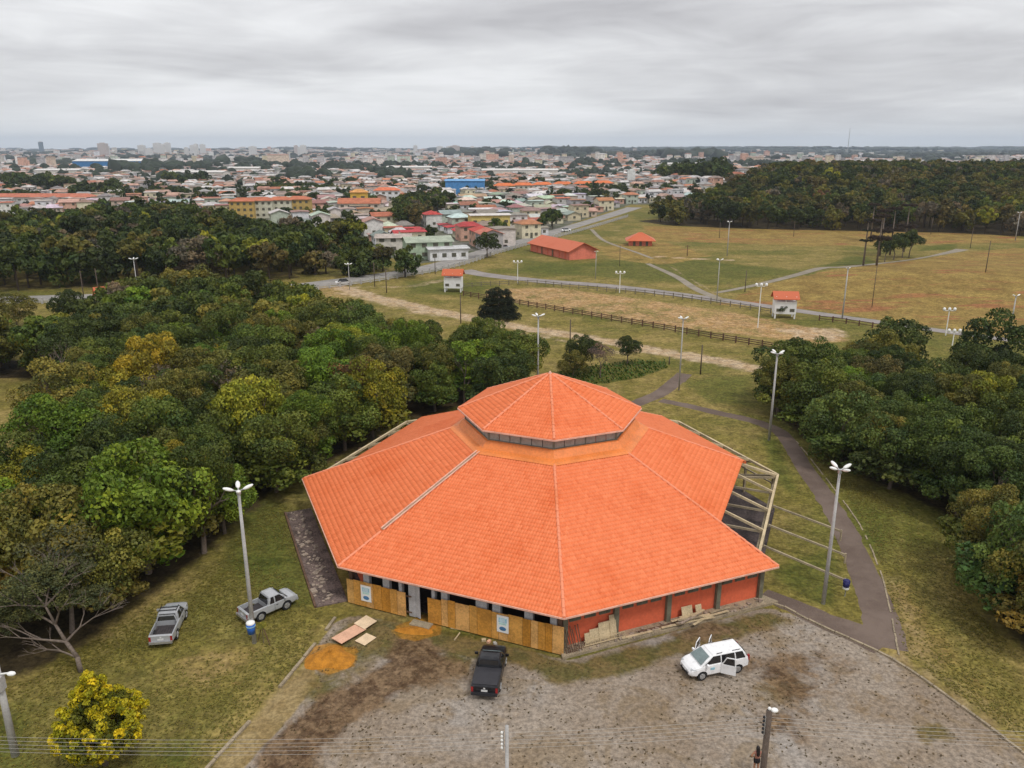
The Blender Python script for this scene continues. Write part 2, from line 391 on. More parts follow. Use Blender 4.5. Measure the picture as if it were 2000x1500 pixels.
def np_mesh(name, verts, faces, mat, smooth=False, attrs=None):
    """faces: (n,3) or (n,4) int array; attrs: {name: (type, array)} on points"""
    verts = np.ascontiguousarray(verts, dtype=np.float32); faces = np.ascontiguousarray(faces, dtype=np.int32)
    k = faces.shape[1]; me = bpy.data.meshes.new(name)
    me.vertices.add(len(verts)); me.vertices.foreach_set('co', verts.ravel())
    me.loops.add(faces.size); me.loops.foreach_set('vertex_index', faces.ravel())
    me.polygons.add(len(faces)); me.polygons.foreach_set('loop_start', np.arange(0, faces.size, k, dtype=np.int32))
    me.update(calc_edges=True)
    if smooth: me.polygons.foreach_set('use_smooth', np.ones(len(faces), dtype=bool))
    for an, (ty, arr) in (attrs or {}).items():
        a = me.attributes.new(an, ty, 'POINT')
        if ty == 'FLOAT': a.data.foreach_set('value', np.ascontiguousarray(arr, dtype=np.float32).ravel())
        else: a.data.foreach_set('color', np.ascontiguousarray(arr, dtype=np.float32).ravel())
    me.materials.append(M(mat)); return me
def resample(pts, step):
    pts = [np.array(p[:2], float) for p in pts]
    # smooth with Catmull-Rom, then even steps
    P = [2 * pts[0] - pts[1]] + pts + [2 * pts[-1] - pts[-2]]; o = []
    for i in range(1, len(P) - 2):
        for t in np.linspace(0, 1, 12, endpoint=False):
            a, b, c, d = P[i - 1:i + 3]
            o.append(0.5 * ((2 * b) + (c - a) * t + (2 * a - 5 * b + 4 * c - d) * t * t + (3 * b - a - 3 * c + d) * t ** 3))
    o.append(P[-2]); o = np.array(o)
    L = np.r_[0, np.cumsum(np.hypot(*np.diff(o, axis=0).T))]; n = max(2, int(L[-1] / step) + 1)
    s = np.linspace(0, L[-1], n); return np.c_[np.interp(s, L, o[:, 0]), np.interp(s, L, o[:, 1])]
def normals2(p):
    t = np.gradient(p, axis=0); t /= np.hypot(t[:, 0], t[:, 1])[:, None]; return np.c_[-t[:, 1], t[:, 0]]
def ribbon(name, pts, widths, mat, off=0.004, step=1.0, kind='structure', rag=0.0, seed=1):
    p = resample(pts, step); n = normals2(p); w = np.interp(np.linspace(0, 1, len(p)), np.linspace(0, 1, len(widths)), widths)
    rg = np.random.default_rng(seed)
    rows = []
    for f in (-0.5, -0.25, 0, 0.25, 0.5):
        q = p + n * (w * f)[:, None]
        if abs(f) == 0.5 and rag: q = q + n * (rg.normal(0, rag, len(p)))[:, None]
        rows.append(np.c_[q, terr(q[:, 0], q[:, 1]) + off])
    k = len(p); V = np.concatenate(rows); F = []
    for r in range(4):
        a = np.arange(k - 1) + r * k; F.append(np.c_[a, a + k, a + k + 1, a + 1])
    me = np_mesh(name, V, np.concatenate(F)[:, ::-1], mat)
    o = link(name, me); o['kind'] = kind; return o

# ------------------------------------------------------------------ plan of the ground zones
def seg_d(x, y, P, closed):
    P = np.array(P, float); Q = np.roll(P, -1, 0) if closed else P[1:]; A = P if closed else P[:-1]
    d = np.full(x.shape, 1e9)
    for a, b in zip(A, Q):
        ab = b - a; L = ab @ ab + 1e-9
        t = np.clip(((x - a[0]) * ab[0] + (y - a[1]) * ab[1]) / L, 0, 1)
        d = np.minimum(d, np.hypot(x - a[0] - t * ab[0], y - a[1] - t * ab[1]))
    return d
def inside(x, y, P):
    P = np.array(P, float); r = np.zeros(np.shape(x), bool); j = len(P) - 1
    for i in range(len(P)):
        xi, yi = P[i]; xj, yj = P[j]
        c = ((yi > y) != (yj > y)) & (x < (xj - xi) * (y - yi) / ((yj - yi) + 1e-12) + xi)
        r ^= c; j = i
    return r
def zmask(x, y, P, w):
    d = seg_d(x, y, P, True); return S(np.where(inside(x, y, P), d, -d) / w + 0.5)
def tmask(x, y, P, w, soft):
    return S((w / 2 + soft / 2 - seg_d(x, y, P, False)) / soft)
def PX(*uv): return [g2(*p) for p in uv]

WOOD_L = PX((-300, 700), (60, 700), (150, 700), (190, 585, 8), (240, 560, 7), (330, 552, 7), (560, 552, 7), (650, 590, 7), (760, 625, 7), (880, 640, 7), (985, 652, 7), (1050, 700, 7)) \
    + PX((1040, 790), (880, 800), (800, 830), (700, 875), (600, 935), (545, 965), (470, 1030), (420, 1090), (300, 1165), (210, 1235), (140, 1300), (40, 1335), (-250, 1370), (-400, 1000))
HOLE_L = PX((-300, 738), (70, 738), (85, 780)) + PX((75, 820, 10.5), (-300, 820, 10.5))
WOOD_R = PX((1500, 698, 7), (1560, 672, 7), (1640, 660, 7), (1760, 662, 7), (1800, 690, 7), (1860, 690, 7), (1960, 672, 7), (2250, 720, 7)) \
    + PX((2500, 1450), (2060, 1340), (1955, 1250), (1910, 1180), (1900, 1080), (1840, 1015), (1740, 962), (1650, 925), (1595, 880), (1560, 850), (1500, 815))
WOOD_M = PX((-150, 412, 11), (150, 402, 11), (300, 388, 11), (420, 398, 11), (520, 430, 10), (640, 436, 9), (715, 440, 8), (728, 482, 6), (745, 500, 4), (800, 515, 4), (832, 518, 2)) \
    + PX((815, 528), (740, 538), (640, 545), (560, 548), (420, 560), (200, 567), (-150, 580))
WOOD_T = PX((760, 440), (800, 405), (860, 398), (885, 412), (830, 432), (800, 455))
WOOD_H = PX((1240, 432), (1300, 440), (1420, 446), (1560, 449), (1700, 452), (1850, 455), (2000, 462), (2150, 470)) + [(520, 420), (560, 700), (400, 700), (260, 640), (172, 560), (118, 470), (78, 402)]
LUSH_BED = PX((1085, 728), (1150, 715), (1230, 705), (1300, 706), (1305, 718), (1250, 738), (1180, 750), (1120, 752))
YARD = PX((475, 1502), (560, 1410), (625, 1330), (600, 1285), (655, 1215), (690, 1200), (1110, 1290), (1495, 1185), (1560, 1205), (1740, 1285), (1860, 1365), (1990, 1462), (2300, 1700), (2300, 2600), (-300, 2600))
ZN = {}
def ground():
    def axis(a0, a1, d, g1, lim1, g2_, lim2):
        r = list(np.arange(a0, a1, d)); s = d
        while r[-1] < lim1: s *= g1; r.append(r[-1] + s)
        while r[-1] < lim2: s *= g2_; r.append(r[-1] + s)
        return r
    xp = axis(0, 60, 0.75, 1.022, 190, 1.07, 9500); xs = np.array([-a for a in xp[:0:-1]] + xp)
    ys = np.array([-300, -120, -50, -15, 5, 15] + axis(22, 132, 0.6, 1.02, 380, 1.06, 12000))
    X, Y = np.meshgrid(xs, ys); x, y = X.ravel(), Y.ravel(); z = terr(x, y)
    near = (y < 520) & (np.abs(x) < 420); xn, yn = x[near], y[near]
    LL = PX((560, 985), (640, 1180), (590, 1285), (405, 1500), (-100, 1600), (-100, 1370), (60, 1330), (200, 1240), (420, 1100), (520, 990)); LRR = PX((1520, 900), (1560, 870), (1700, 960), (1880, 1060), (1900, 1190), (2100, 1380), (2050, 1480), (1860, 1350), (1750, 1275), (1500, 1150))
    m = {k: np.zeros(len(x)) for k in ('worn', 'lush', 'dry', 'bare', 'track', 'gravel', 'moss', 'soil', 'sandy', 'litter', 'town', 'far')}
    def put(k, v): m[k][near] = np.maximum(m[k][near], v)
    put('gravel', zmask(xn, yn, YARD, 1.2))
    put('moss', zmask(xn, yn, PX((860, 1220), (1110, 1290), (1495, 1185), (1560, 1215), (1400, 1262), (1280, 1310), (1100, 1345), (1000, 1300), (880, 1285), (760, 1240)), 3.0) * 0.8)
    put('worn', zmask(xn, yn, PX((410, 1500), (500, 1398), (592, 1290), (640, 1262), (625, 1345), (560, 1420), (470, 1520), (300, 1700)), 1.5) * 0.9)
    put('moss', zmask(xn, yn, PX((1440, 1330), (1560, 1290), (1620, 1340), (1560, 1420), (1460, 1400)), 5.0) * 0.55)
    put('soil', zmask(xn, yn, PX((1440, 1290), (1540, 1265), (1660, 1300), (1640, 1380), (1560, 1440), (1460, 1410), (1480, 1340)), 9.0) * .60); put('soil', zmask(xn, yn, PX((1200, 1240), (1330, 1215), (1500, 1200), (1520, 1225), (1350, 1262), (1240, 1290)), 5.0) * .6); put('soil', zmask(xn, yn, PX((850, 1262), (930, 1290), (920, 1340), (820, 1340), (760, 1300)), 5.0) * .5)
    put('moss', zmask(xn, yn, PX((590, 1290), (655, 1208), (700, 1190), (900, 1235), (960, 1290), (900, 1330), (800, 1300), (720, 1340), (610, 1390), (570, 1380)), 4.0) * .62)
    put('moss', zmask(xn, yn, PX((1770, 1410), (1850, 1400), (1890, 1450), (1800, 1460)), 2.5) * 0.7)
    put('soil', zmask(xn, yn, PX((870, 1262), (790, 1240), (740, 1290), (680, 1335), (600, 1390), (520, 1465), (470, 1600), (640, 1700), (620, 1480), (700, 1400), (800, 1350), (880, 1310)), 3.5) * 1.0)
    put('track', tmask(xn, yn, PX((405, 1560), (500, 1440), (590, 1330), (640, 1250)), 1.6, 1.6) * 0.2)
    put('sandy', zmask(xn, yn, PX((590, 1300), (600, 1265), (650, 1255), (700, 1270), (695, 1305), (640, 1320)), 1.2))
    put('sandy', zmask(xn, yn, PX((770, 1225), (800, 1213), (860, 1215), (862, 1240), (810, 1252), (775, 1245)), 1.0))
    put('sandy', zmask(xn, yn, PX((800, 1195), (860, 1205), (862, 1225), (800, 1220)), 0.6) * 0.7)
    # grass colours
    put('worn', zmask(xn, yn, PX((260, 1290), (420, 1230), (560, 1240), (500, 1360), (380, 1410), (260, 1380)), 8) * .42); put('worn', zmask(xn, yn, PX((1700, 1100), (1760, 1120), (1860, 1290), (1990, 1400), (2010, 1470), (1860, 1365), (1745, 1280)), 4) * .6)
    put('worn', tmask(xn, yn, PX((1756, 1285), (1870, 1370), (2010, 1470)), 1.2, 1.5) * .9); put('dry', ((yn > 118) & (yn < 330)) * .22)
    put('lush', zmask(xn, yn, LL, 6) * .52); put('lush', zmask(xn, yn, LRR, 6) * .45)
    for P, w, a in ((PX((480, 960), (560, 985), (640, 1180), (560, 1200), (420, 1120)), 5, .9), (PX((150, 1290), (300, 1230), (430, 1100), (470, 1180), (360, 1280), (200, 1340)), 4, .55),
                    (PX((-100, 1400), (60, 1380), (100, 1500), (-100, 1600)), 3, .8), (PX((240, 1430), (420, 1430), (390, 1520), (230, 1520)), 3, .7), (PX((1500, 1100), (1640, 1060), (1650, 1200), (1600, 1190), (1500, 1140)), 3, .75),
                    (PX((1480, 850), (1530, 860), (1580, 1010), (1500, 930)), 3, .8), (PX((1310, 740), (1480, 730), (1490, 800), (1380, 790)), 5, .7), (LUSH_BED, 1.0, 1.0),
                    (PX((1000, 500), (1100, 515), (1300, 500), (1500, 520), (1560, 530), (1400, 560), (1200, 545), (1000, 530)), 10, .75), (PX((780, 545), (930, 545), (1000, 560), (880, 580), (790, 570)), 6, .6),
                    (PX((1640, 960), (1760, 1010), (1740, 1120), (1680, 1080)), 3, .7), (PX((1820, 480), (1870, 472), (1870, 486), (1780, 492)), 5, 1.0), (PX((1650, 500), (1700, 500), (1720, 515), (1600, 522)), 5, .8),
                    (PX((820, 518), (900, 512), (860, 530), (800, 535)), 4, .9), (PX((1850, 1200), (1980, 1330), (2000, 1400), (1880, 1330)), 3, .5)):
        put('lush', zmask(xn, yn, P, w) * a)
    put('dry', zmask(xn, yn, PX((1400, 596), (1480, 560), (1640, 525), (1880, 492), (2200, 470), (2200, 660), (1990, 660), (1880, 645), (1650, 615), (1540, 600)), 8))
    put('dry', zmask(xn, yn, PX((1250, 440), (2000, 455), (2000, 475), (1600, 482), (1260, 470)), 8) * .7)
    put('dry', zmask(xn, yn, PX((1150, 480), (1300, 470), (1400, 500), (1300, 520), (1180, 505)), 8) * .6)
    put('dry', zmask(xn, yn, PX((1700, 1130), (1790, 1130), (1900, 1290), (1990, 1380), (2000, 1440), (1860, 1350), (1745, 1270)), 3) * .5)
    put('dry', zmask(xn, yn, PX((260, 1290), (420, 1230), (560, 1240), (500, 1360), (380, 1410), (260, 1380)), 4) * .45)
    put('bare', zmask(xn, yn, PX((945, 565), (1080, 560), (1300, 590), (1450, 612), (1640, 650), (1670, 668), (1600, 672), (1400, 650), (1200, 625), (1040, 598), (950, 582)), 4) * .8)
    put('bare', zmask(xn, yn, PX((560, 560), (680, 555), (700, 575), (640, 590), (580, 580)), 5) * .6)
    put('bare', zmask(xn, yn, PX((1900, 900), (1985, 1400), (2100, 1500), (2200, 1400)), 3) * 0)
    put('track', zmask(xn, yn, PX((1500, 640), (1640, 640), (1665, 655), (1640, 668), (1560, 662)), 3) * .55)
    for P, w, s, a in ((PX((660, 560), (740, 582), (830, 604), (920, 622), (1010, 640), (1120, 655), (1250, 680), (1400, 705), (1520, 728)), 4.6, 4.5, .85),
                       (PX((690, 560), (800, 560), (880, 545)), 4, 4, .5), (PX((680, 570), (760, 590), (860, 615)), 7, 7, .6), (PX((1010, 648), (1100, 665), (1220, 690)), 2.5, 3, .5), (PX((1150, 612), (1300, 640), (1480, 665), (1600, 690)), 1.2, 2, .5),
                       (PX((1270, 500), (1350, 505), (1430, 508)), 2.0, 2, .9), (PX((1190, 450), (1280, 452), (1400, 462)), 1.5, 2, .5), (PX((1330, 710), (1360, 735)), 1.2, 1.5, .4),
                       (PX((1280, 500), (1340, 540), (1400, 575)), 1.2, 1.5, .4), (PX((1820, 482), (1700, 478), (1500, 470)), 1.0, 2, .5)):
        put('track', tmask(xn, yn, P, w, s) * a)
    put('sandy', tmask(xn, yn, PX((590, 1300), (700, 1290)), .4, .4) * 0)
    for P in (WOOD_L, WOOD_R, WOOD_M, WOOD_T, WOOD_H): put('litter', zmask(xn, yn, P, 9) ** 1.6 * (.45 if P is WOOD_M else 1))
    m['litter'][near] *= 1 - zmask(xn, yn, HOLE_L, 4)
    ZN['lim'] = PX((-400, 420), (200, 420), (420, 425), (520, 438), (640, 462), (720, 480), (745, 500), (820, 515), (900, 505), (1040, 470), (1120, 435), (1230, 400))
    lim = np.interp(x, [p[0] for p in ZN['lim']], [p[1] for p in ZN['lim']])
    m['town'] = S((y - lim) / 10 + .5) * (1 - m['litter']) * np.where((x > 60) & (y < 720), S((y - 400 - (x - 75) * 1.9) / 20), 1)
    m['far'] = S((y - 1500) / 1200)
    ny, nx = X.shape; i = np.arange(nx * ny).reshape(ny, nx)
    F = np.c_[i[:-1, :-1].ravel(), i[:-1, 1:].ravel(), i[1:, 1:].ravel(), i[1:, :-1].ravel()]
    me = np_mesh('ground', np.c_[x, y, z], F, 'ground', True, {k: ('FLOAT', v) for k, v in m.items()})
    link('ground', me)['kind'] = 'structure'
ground()

# ------------------------------------------------------------------ paths, roads, kerbs
ribbon('footpath', PX((1732, 1266), (1722, 1215), (1700, 1150), (1672, 1085), (1642, 1020), (1608, 965), (1572, 915), (1545, 870), (1520, 842), (1470, 822), (1400, 806), (1340, 792), (1290, 782)), [2.8, 2.2, 2.0, 1.9, 1.8, 1.7], 'path', 0.006, 0.7, rag=0.05)
ribbon('footpath', PX((1215, 800), (1250, 785), (1290, 768), (1320, 745), (1338, 730)), [2.2, 2.2, 2.4], 'path', 0.010, 0.7, rag=0.05)
ribbon('footpath', PX((1490, 1160), (1545, 1182), (1610, 1212), (1678, 1238), (1728, 1262)), [1.7, 2.0, 2.5, 2.8], 'path', 0.014, 0.6, rag=0.04)
ribbon('park_road', PX((905, 528), (950, 537), (1060, 549), (1200, 560), (1400, 585), (1550, 606), (1700, 627), (1880, 652), (2000, 668)), [5.5, 5.5, 5, 4, 3.5, 3], 'road', 0.03, 2.0, rag=0.08)
ribbon('park_path', PX((1265, 515), (1320, 540), (1360, 565), (1410, 586)), [1.6, 2.4], 'park_path', 0.04, 2.0)
ribbon('park_path', PX((1400, 572), (1480, 556), (1560, 536), (1610, 523), (1660, 521), (1760, 510), (1860, 492), (1880, 487)), [1.5, 2.4, 3.4, 1.6, 1.4, 4.2], 'park_path', 0.05, 2.0)
ribbon('park_path', PX((1155, 448), (1180, 470), (1240, 492), (1275, 505)), [1.6, 1.3], 'park_path', 0.05, 2.0)
ribbon('street', PX((-250, 598), (0, 585), (300, 575), (560, 560), (660, 549), (760, 536), (840, 522), (900, 506), (960, 488), (1040, 466), (1110, 445), (1180, 424), (1240, 405)), [7, 7, 7, 7, 9], 'town_road', 0.035, 3.0)
def kerb(name, pts, w, h, label, mat='kerb', step=1.1, gap=0.06, miss=0.0, seed=3):
    root = empty(name, label=label, cat='kerb'); rg = random.Random(seed)
    p = resample(pts, step)
    for a, b in zip(p[:-1], p[1:]):
        if rg.random() < miss: continue
        d = b - a; L = float(np.hypot(*d)) - gap; c = (a + b) / 2
        mb = MB().box((0, 0, h / 2 - 0.05), (L, w, h + 0.1)).build('kerbstone', mat, root)
        mb.location = (c[0] + rg.uniform(-.02, .02), c[1] + rg.uniform(-.02, .02), tz(*c) + rg.uniform(-.02, .01)); mb.rotation_euler = (0, rg.uniform(-.02, .02), math.atan2(d[1], d[0]) + rg.uniform(-.02, .02))
kerb('kerb', PX((1480, 1180), (1520, 1182), (1600, 1222), (1740, 1287), (1860, 1368), (1990, 1465), (2060, 1520)), 0.16, 0.13, 'pale concrete kerb curving round the right edge of the gravel yard', step=1.0, seed=2)
kerb('kerb', PX((655, 1208), (590, 1290), (500, 1398), (405, 1500), (350, 1570)), 0.2, 0.14, 'broken concrete kerb between the left lawn and the brown soil of the yard', step=1.5, miss=0.18, seed=5)
kerb('kerb', PX((1556, 862), (1602, 920), (1676, 1020), (1717, 1110), (1738, 1190), (1756, 1280)), 0.12, 0.06, 'thin pale kerb on the woodland side of the footpath', step=0.9, miss=0.12, gap=.03, seed=7)

# ------------------------------------------------------------------ pavilion
CX, CY = 3.44, 69.2
EZ, AP = 3.2, 23.1 * math.cos(R(22.5))
SL = 0.389; S_IN = 8.1
T22 = math.tan(R(22.5))
pav = empty('pavilion', (CX, CY, 0), 0, 'large octagonal pavilion with a two-tier orange tiled roof and raised cupola', 'building')
def fr(az):
    a = R(az); n = Vector((math.cos(a), math.sin(a), 0)); return n, Vector((-n.y, n.x, 0))
def zr(s): return EZ + (AP - s) * SL
AZ = [-112.5, -67.5, -22.5, 22.5, 67.5, 112.5, 157.5, -157.5]
CUT = {-22.5: 16.7, 22.5: 17.0, 67.5: 17.2, 112.5: 17.2, 157.5: 17.35}
def tile_grid(az, s_in, s_out, z_of, slope, tw, tl, seed):
    """tile positions: list of (n-frame) s, t, clipped half width"""
    rg = np.random.default_rng(seed); o = []
    ns = int((s_out - s_in) / tl) + 1
    for j in range(ns):
        s0 = s_out - j * tl; hw = (s0 - 0.5 * tl) * T22
        k = int(hw / tw) + 1
        for i in range(-k, k + 1):
            t = (i + 0.5 * (j % 2) * 0) * tw
            if abs(t) - tw / 2 < hw: o.append((s0, t))
    return o
PROF = np.array([(-.5, .012), (-.16, .0), (.04, .055), (.26, .062), (.5, .014)])
def tile_verts(az, s0, t, tl, tw, z_of, jit):
    n, tt = fr(az); g = []
    for ds, dz in ((0.03, .058), (-tl - 0.02, .010)):
        for a, h in PROF:
            s = s0 + ds; ti = t + a * tw; lim = max(s, 0.01) * T22 + 0.05
            ti = max(-lim, min(lim, ti))
            p = n * s + tt * ti; g.append((p.x, p.y, z_of(s) + h * 1.0 + dz + jit))
    for a, h in PROF:
        s = s0 + 0.03; ti = max(-(s * T22 + .05), min(s * T22 + .05, t + a * tw)); p = n * s + tt * ti
        g.append((p.x, p.y, z_of(s) + 0.0 + jit))
    return g
TF = [(i, i + 1, i + 6, i + 5) for i in range(4)] + [(10 + i, 11 + i, i + 1, i) for i in range(4)]
def tile_field(name, spec, parent, tl, tw, z_of, keep, seed):
    rg = np.random.default_rng(seed); V, F, T = [], [], []; singles = []
    for az, s_in, s_out in spec:
        for s0, t in tile_grid(az, s_in, s_out, z_of, SL, tw, tl, seed):
            jit = rg.normal(0, .004); tint = float(np.clip(rg.normal(.5, .2), 0, 1))
            vs = tile_verts(az, s0, t, tl, tw, z_of, jit)
            if keep(az, s0, t, s_out): singles.append((vs, tint)); continue
            b = len(V); V += vs; F += [tuple(b + q for q in f) for f in TF]; T += [tint] * 15
    me = np_mesh(name, np.array(V), np.array(F), 'tile', False, {'tint': ('FLOAT', np.array(T))})
    o = link(name, me, parent); o['kind'] = 'stuff'
    for vs, tint in singles:
        me = np_mesh('roof_tile', np.array(vs), np.array(TF), 'tile', False, {'tint': ('FLOAT', np.full(15, tint))}); link('roof_tile', me, parent)
    return len(singles)
# roof deck under the tiles
mb = MB()
for a in AZ:
    n, t = fr(a); so = CUT.get(a, AP)
    for dz in (0.0, -0.16):
        P = []
        for s, sg in ((so, -1), (so, 1), (S_IN, 1), (S_IN, -1)):
            p = n * s + t * (sg * s * T22); P.append((p.x, p.y, zr(s) + dz))
        mb.face(P)
    p1 = n * so - t * so * T22; p2 = n * so + t * so * T22; z = zr(so)
    mb.face([(p1.x, p1.y, z), (p2.x, p2.y, z), (p2.x, p2.y, z - .16), (p1.x, p1.y, z - .16)])
    # where the next panel is cut shorter, close the exposed side along the hip
    for sg in (-1, 1):
        q1 = n * so + t * (sg * so * T22); q2 = n * S_IN + t * (sg * S_IN * T22)
        mb.face([(q1.x, q1.y, zr(so)), (q2.x, q2.y, zr(S_IN)), (q2.x, q2.y, zr(S_IN) - .16), (q1.x, q1.y, zr(so) - .16)])
roof = mb.build('roof', 'tile', pav)
TL, TW = 0.37, 0.24
def keep_main(az, s0, t, so): return az in (-112.5, -67.5) and s0 > so - 1.5 * TL and abs(t) < 8.9 and True
spec = [(a, S_IN + 0.1, CUT.get(a, AP)) for a in AZ]
tile_field('roof_tiles', spec, roof, TL, TW, zr, keep_main, 5)
mb = MB()      # pale eave edge on the tiled panels
for a in (-157.5, -112.5, -67.5):
    n, t = fr(a); s = AP + 0.06; p = n * s - t * (s * T22); q = n * s + t * (s * T22)
    mb.bar((p.x, p.y, EZ - .03), (q.x, q.y, EZ - .03), 0.06, 0.12)
mb.build('fascia', 'fascia', pav)
# flashing skirt between tiles and collar
mb = MB()
for a in AZ:
    n, t = fr(a); prof = [(8.5, zr(8.5) + .11), (8.25, zr(8.25) + .15), (7.75, zr(8.12) + .22), (7.36, zr(8.12) + .78), (7.15, zr(8.12) + .83)]
    for (s1, z1), (s2, z2) in zip(prof, prof[1:]):
        P = []
        for s, z, sg in ((s1, z1, -1), (s1, z1, 1), (s2, z2, 1), (s2, z2, -1)):
            p = n * s + t * (sg * s * T22); P.append((p.x, p.y, z))
        mb.face(P)
mb.build('flashing', 'flashing', pav)
CZ0, CZ1 = zr(8.12) + .78, 10.12
# collar: frame and louvre panes
SC = 7.1; NPANE = 6
mb = MB()
for a in AZ:
    n, t = fr(a); w = SC * T22
    for z, h in ((CZ0 + .05, .12), (CZ1 - .07, .14)):
        p = n * SC - t * w; q = n * SC + t * w; mb.bar((p.x, p.y, z), (q.x, q.y, z), .14, h)
    p = n * SC - t * w; mb.bar((p.x, p.y, CZ0), (p.x, p.y, CZ1), .18, .18)
    mid = n * SC; mb.box((mid.x, mid.y, (CZ0 + CZ1) / 2), (.1, .1, CZ1 - CZ0), rz=R(a))
collar = mb.build('collar_frame', 'collar_green', pav)
for a in AZ:
    n, t = fr(a); w = SC * T22 * 2 / NPANE - .07
    for i in range(NPANE):
        c = n * (SC - .03) + t * ((i + .5 - NPANE / 2) * SC * T22 * 2 / NPANE)
        MB().box((0, 0, 0), (.04, w, CZ1 - CZ0 - .2)).build('pane', 'louvre', collar, loc=(c.x, c.y, (CZ0 + CZ1) / 2), rz=R(a))
# cupola roof
CE, CAP, CR = 10.2, 13.5, 8.35 * math.cos(R(22.5))
def zc_(s): return CAP - s * (CAP - CE) / CR
mb = MB()
for a in AZ:
    n, t = fr(a)
    for dz in (0, -.1):
        p = n * CR - t * CR * T22; q = n * CR + t * CR * T22; mb.face([(p.x, p.y, CE + dz), (q.x, q.y, CE + dz), (0, 0, CAP + dz)])
    mb.face([(p.x, p.y, CE), (q.x, q.y, CE), (q.x, q.y, CE - .1), (p.x, p.y, CE - .1)])
cup = mb.build('cupola_roof', 'tile', pav)
tile_field('cupola_tiles', [(a, 0.25, CR) for a in AZ], cup, TL, TW, zc_, lambda *k: False, 9)
mb = MB()
for a in AZ:
    n, t = fr(a); s = CR + .05; p = n * s - t * (s * T22); q = n * s + t * (s * T22); mb.bar((p.x, p.y, CE - .04), (q.x, q.y, CE - .04), .07, .13)
mb.build('cupola_fascia', 'fascia', pav)
# ridge caps: half-round pieces laid along every hip
mbm = MB(); seg = 6; rings = []
for x, r in ((-.21, .10), (.21, .125)):
    rings.append([(x, r * math.cos(math.pi * k / seg), r * .75 * math.sin(math.pi * k / seg)) for k in range(seg + 1)] + [(x, 0, -.03)])
cap_me = mbm.loft(rings).mesh('ridge_cap', 'ridge')
def caps(a, s0, s1, zf, parent, step=.36, jitter=.012, seed=1):
    """along the hip at vertex azimuth a, from radius s0 to s1"""
    rg = random.Random(seed); d = Vector((math.cos(R(a)), math.sin(R(a)), 0)); c = math.cos(R(22.5))
    p0 = d * s0; p0.z = zf(s0 * c) + .06; p1 = d * s1; p1.z = zf(s1 * c) + .06
    L = (p1 - p0).length; n = int(L / step); q = (p1 - p0).to_track_quat('X', 'Z').to_euler()
    for i in range(n):
        p = p0.lerp(p1, (i + .5) / n); o = link('ridge_cap', cap_me, parent, loc=(p.x + rg.uniform(-jitter, jitter), p.y + rg.uniform(-jitter, jitter), p.z + .012 * (i % 2)))
        o.rotation_euler = q; at = None
for k, (a, r0, r1) in enumerate([(-90, 9.0, 23.1), (-45, 9.0, 23.1), (0, 9.0, 17.9), (45, 9.0, 18.1), (180, 9.0, 22.9), (-135, 19.2, 23.1)]): caps(a, r0, r1, zr, roof, .37, seed=k)
for k, a in enumerate((-90, -45, 0, 180, -135, 135, 45)): caps(a, .3, 8.3, zc_, cup, .42, seed=20 + k)
MB().tube((0, 0, CAP - .05), (0, 0, CAP + .22), .2, .06, 8).build('finial', 'fascia', pav)
# the open hip: two pale battens with a gap where the ridge caps are missing
d = Vector((math.cos(R(-135)), math.sin(R(-135)), 0)); sd_ = Vector((-d.y, d.x, 0)); c = math.cos(R(22.5))
for off, w in ((-.17, .09), (.15, .07)):
    p = d * 8.9 + sd_ * off; q = d * 19.0 + sd_ * off; p.z = zr(8.9 * c) + .16; q.z = zr(19.0 * c) + .16
    MB().bar(p, q, w, .08).build('hip_batten', 'fascia', roof)
p = d * 8.9; q = d * 19.0; p.z = zr(8.9 * c) + .09; q.z = zr(19 * c) + .09
MB().bar(p, q, .2, .05).build('hip_board', 'timber_grey', roof)
# floor slab, plinth and apron
def octo(s, rot=0.0): r = s / math.cos(R(22.5)); return [(r * math.cos(R(-90 + 45 * k)), r * math.sin(R(-90 + 45 * k))) for k in range(8)]
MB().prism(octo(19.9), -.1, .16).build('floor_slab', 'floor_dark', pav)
n, t = fr(-67.5)
P = [n * s + t * u for s, u in ((20.0, -8.5), (21.35, -8.9), (21.35, 9.2), (20.0, 8.6))]
MB().prism([(p.x, p.y) for p in P], .0, .22).build('plinth', 'kerb', pav)
n, t = fr(-157.5)
P = [n * s + t * u for s, u in ((20.8, -8.9), (23.2, -8.8), (23.2, 8.6), (20.8, 8.6))]
sl = MB().prism([(p.x, p.y) for p in P], .0, .10).build('apron', 'concrete_dark', pav)
MB().bar((P[1].x, P[1].y, .09), (P[2].x, P[2].y, .09), .16, .2).build('apron_kerb', 'timber_dark', pav)
# front-right painted wall
n, t = fr(-67.5); SW = 20.25; HW = SW * T22
def loc_(n, t, s, u, z): p = n * s + t * u; return (p.x, p.y, z)
MB().box((0, 0, 0), (.18, 2 * HW, 3.05)).build('wall', 'wall_orange', pav, loc=loc_(n, t, SW - .1, 0, .15 + 1.52), rz=R(-67.5))
for i in range(5):
    u = (-8.28, -4.3, 0, 4.3, 8.2)[i]
    MB().box((0, 0, 0), (.34, .36, 3.1)).build('column', 'column_green', pav, loc=loc_(n, t, SW + .1, u, .2 + 1.55), rz=R(-67.5))
for i in range(4):
    for j in range(3):
        u = (-6.3, -2.15, 2.15, 6.3)[i] + (j - 1) * 1.15
        w = MB().box((0, 0, 0), (.1, .86, .5)).build('window', 'column_green', pav, loc=loc_(n, t, SW + .02, u, 2.28), rz=R(-67.5))
        for q in (-.21, .21): MB().box((.055, q, 0), (.03, .34, .38)).build('pane', 'window_dark', w)
# other walls
for a in (-157.5, 67.5, 112.5):
    n, t = fr(a); MB().box((0, 0, 0), (.2, 2 * 19.2 * T22, 3.3)).build('wall', 'wall_orange', pav, loc=loc_(n, t, 19.2, 0, 1.8), rz=R(a))
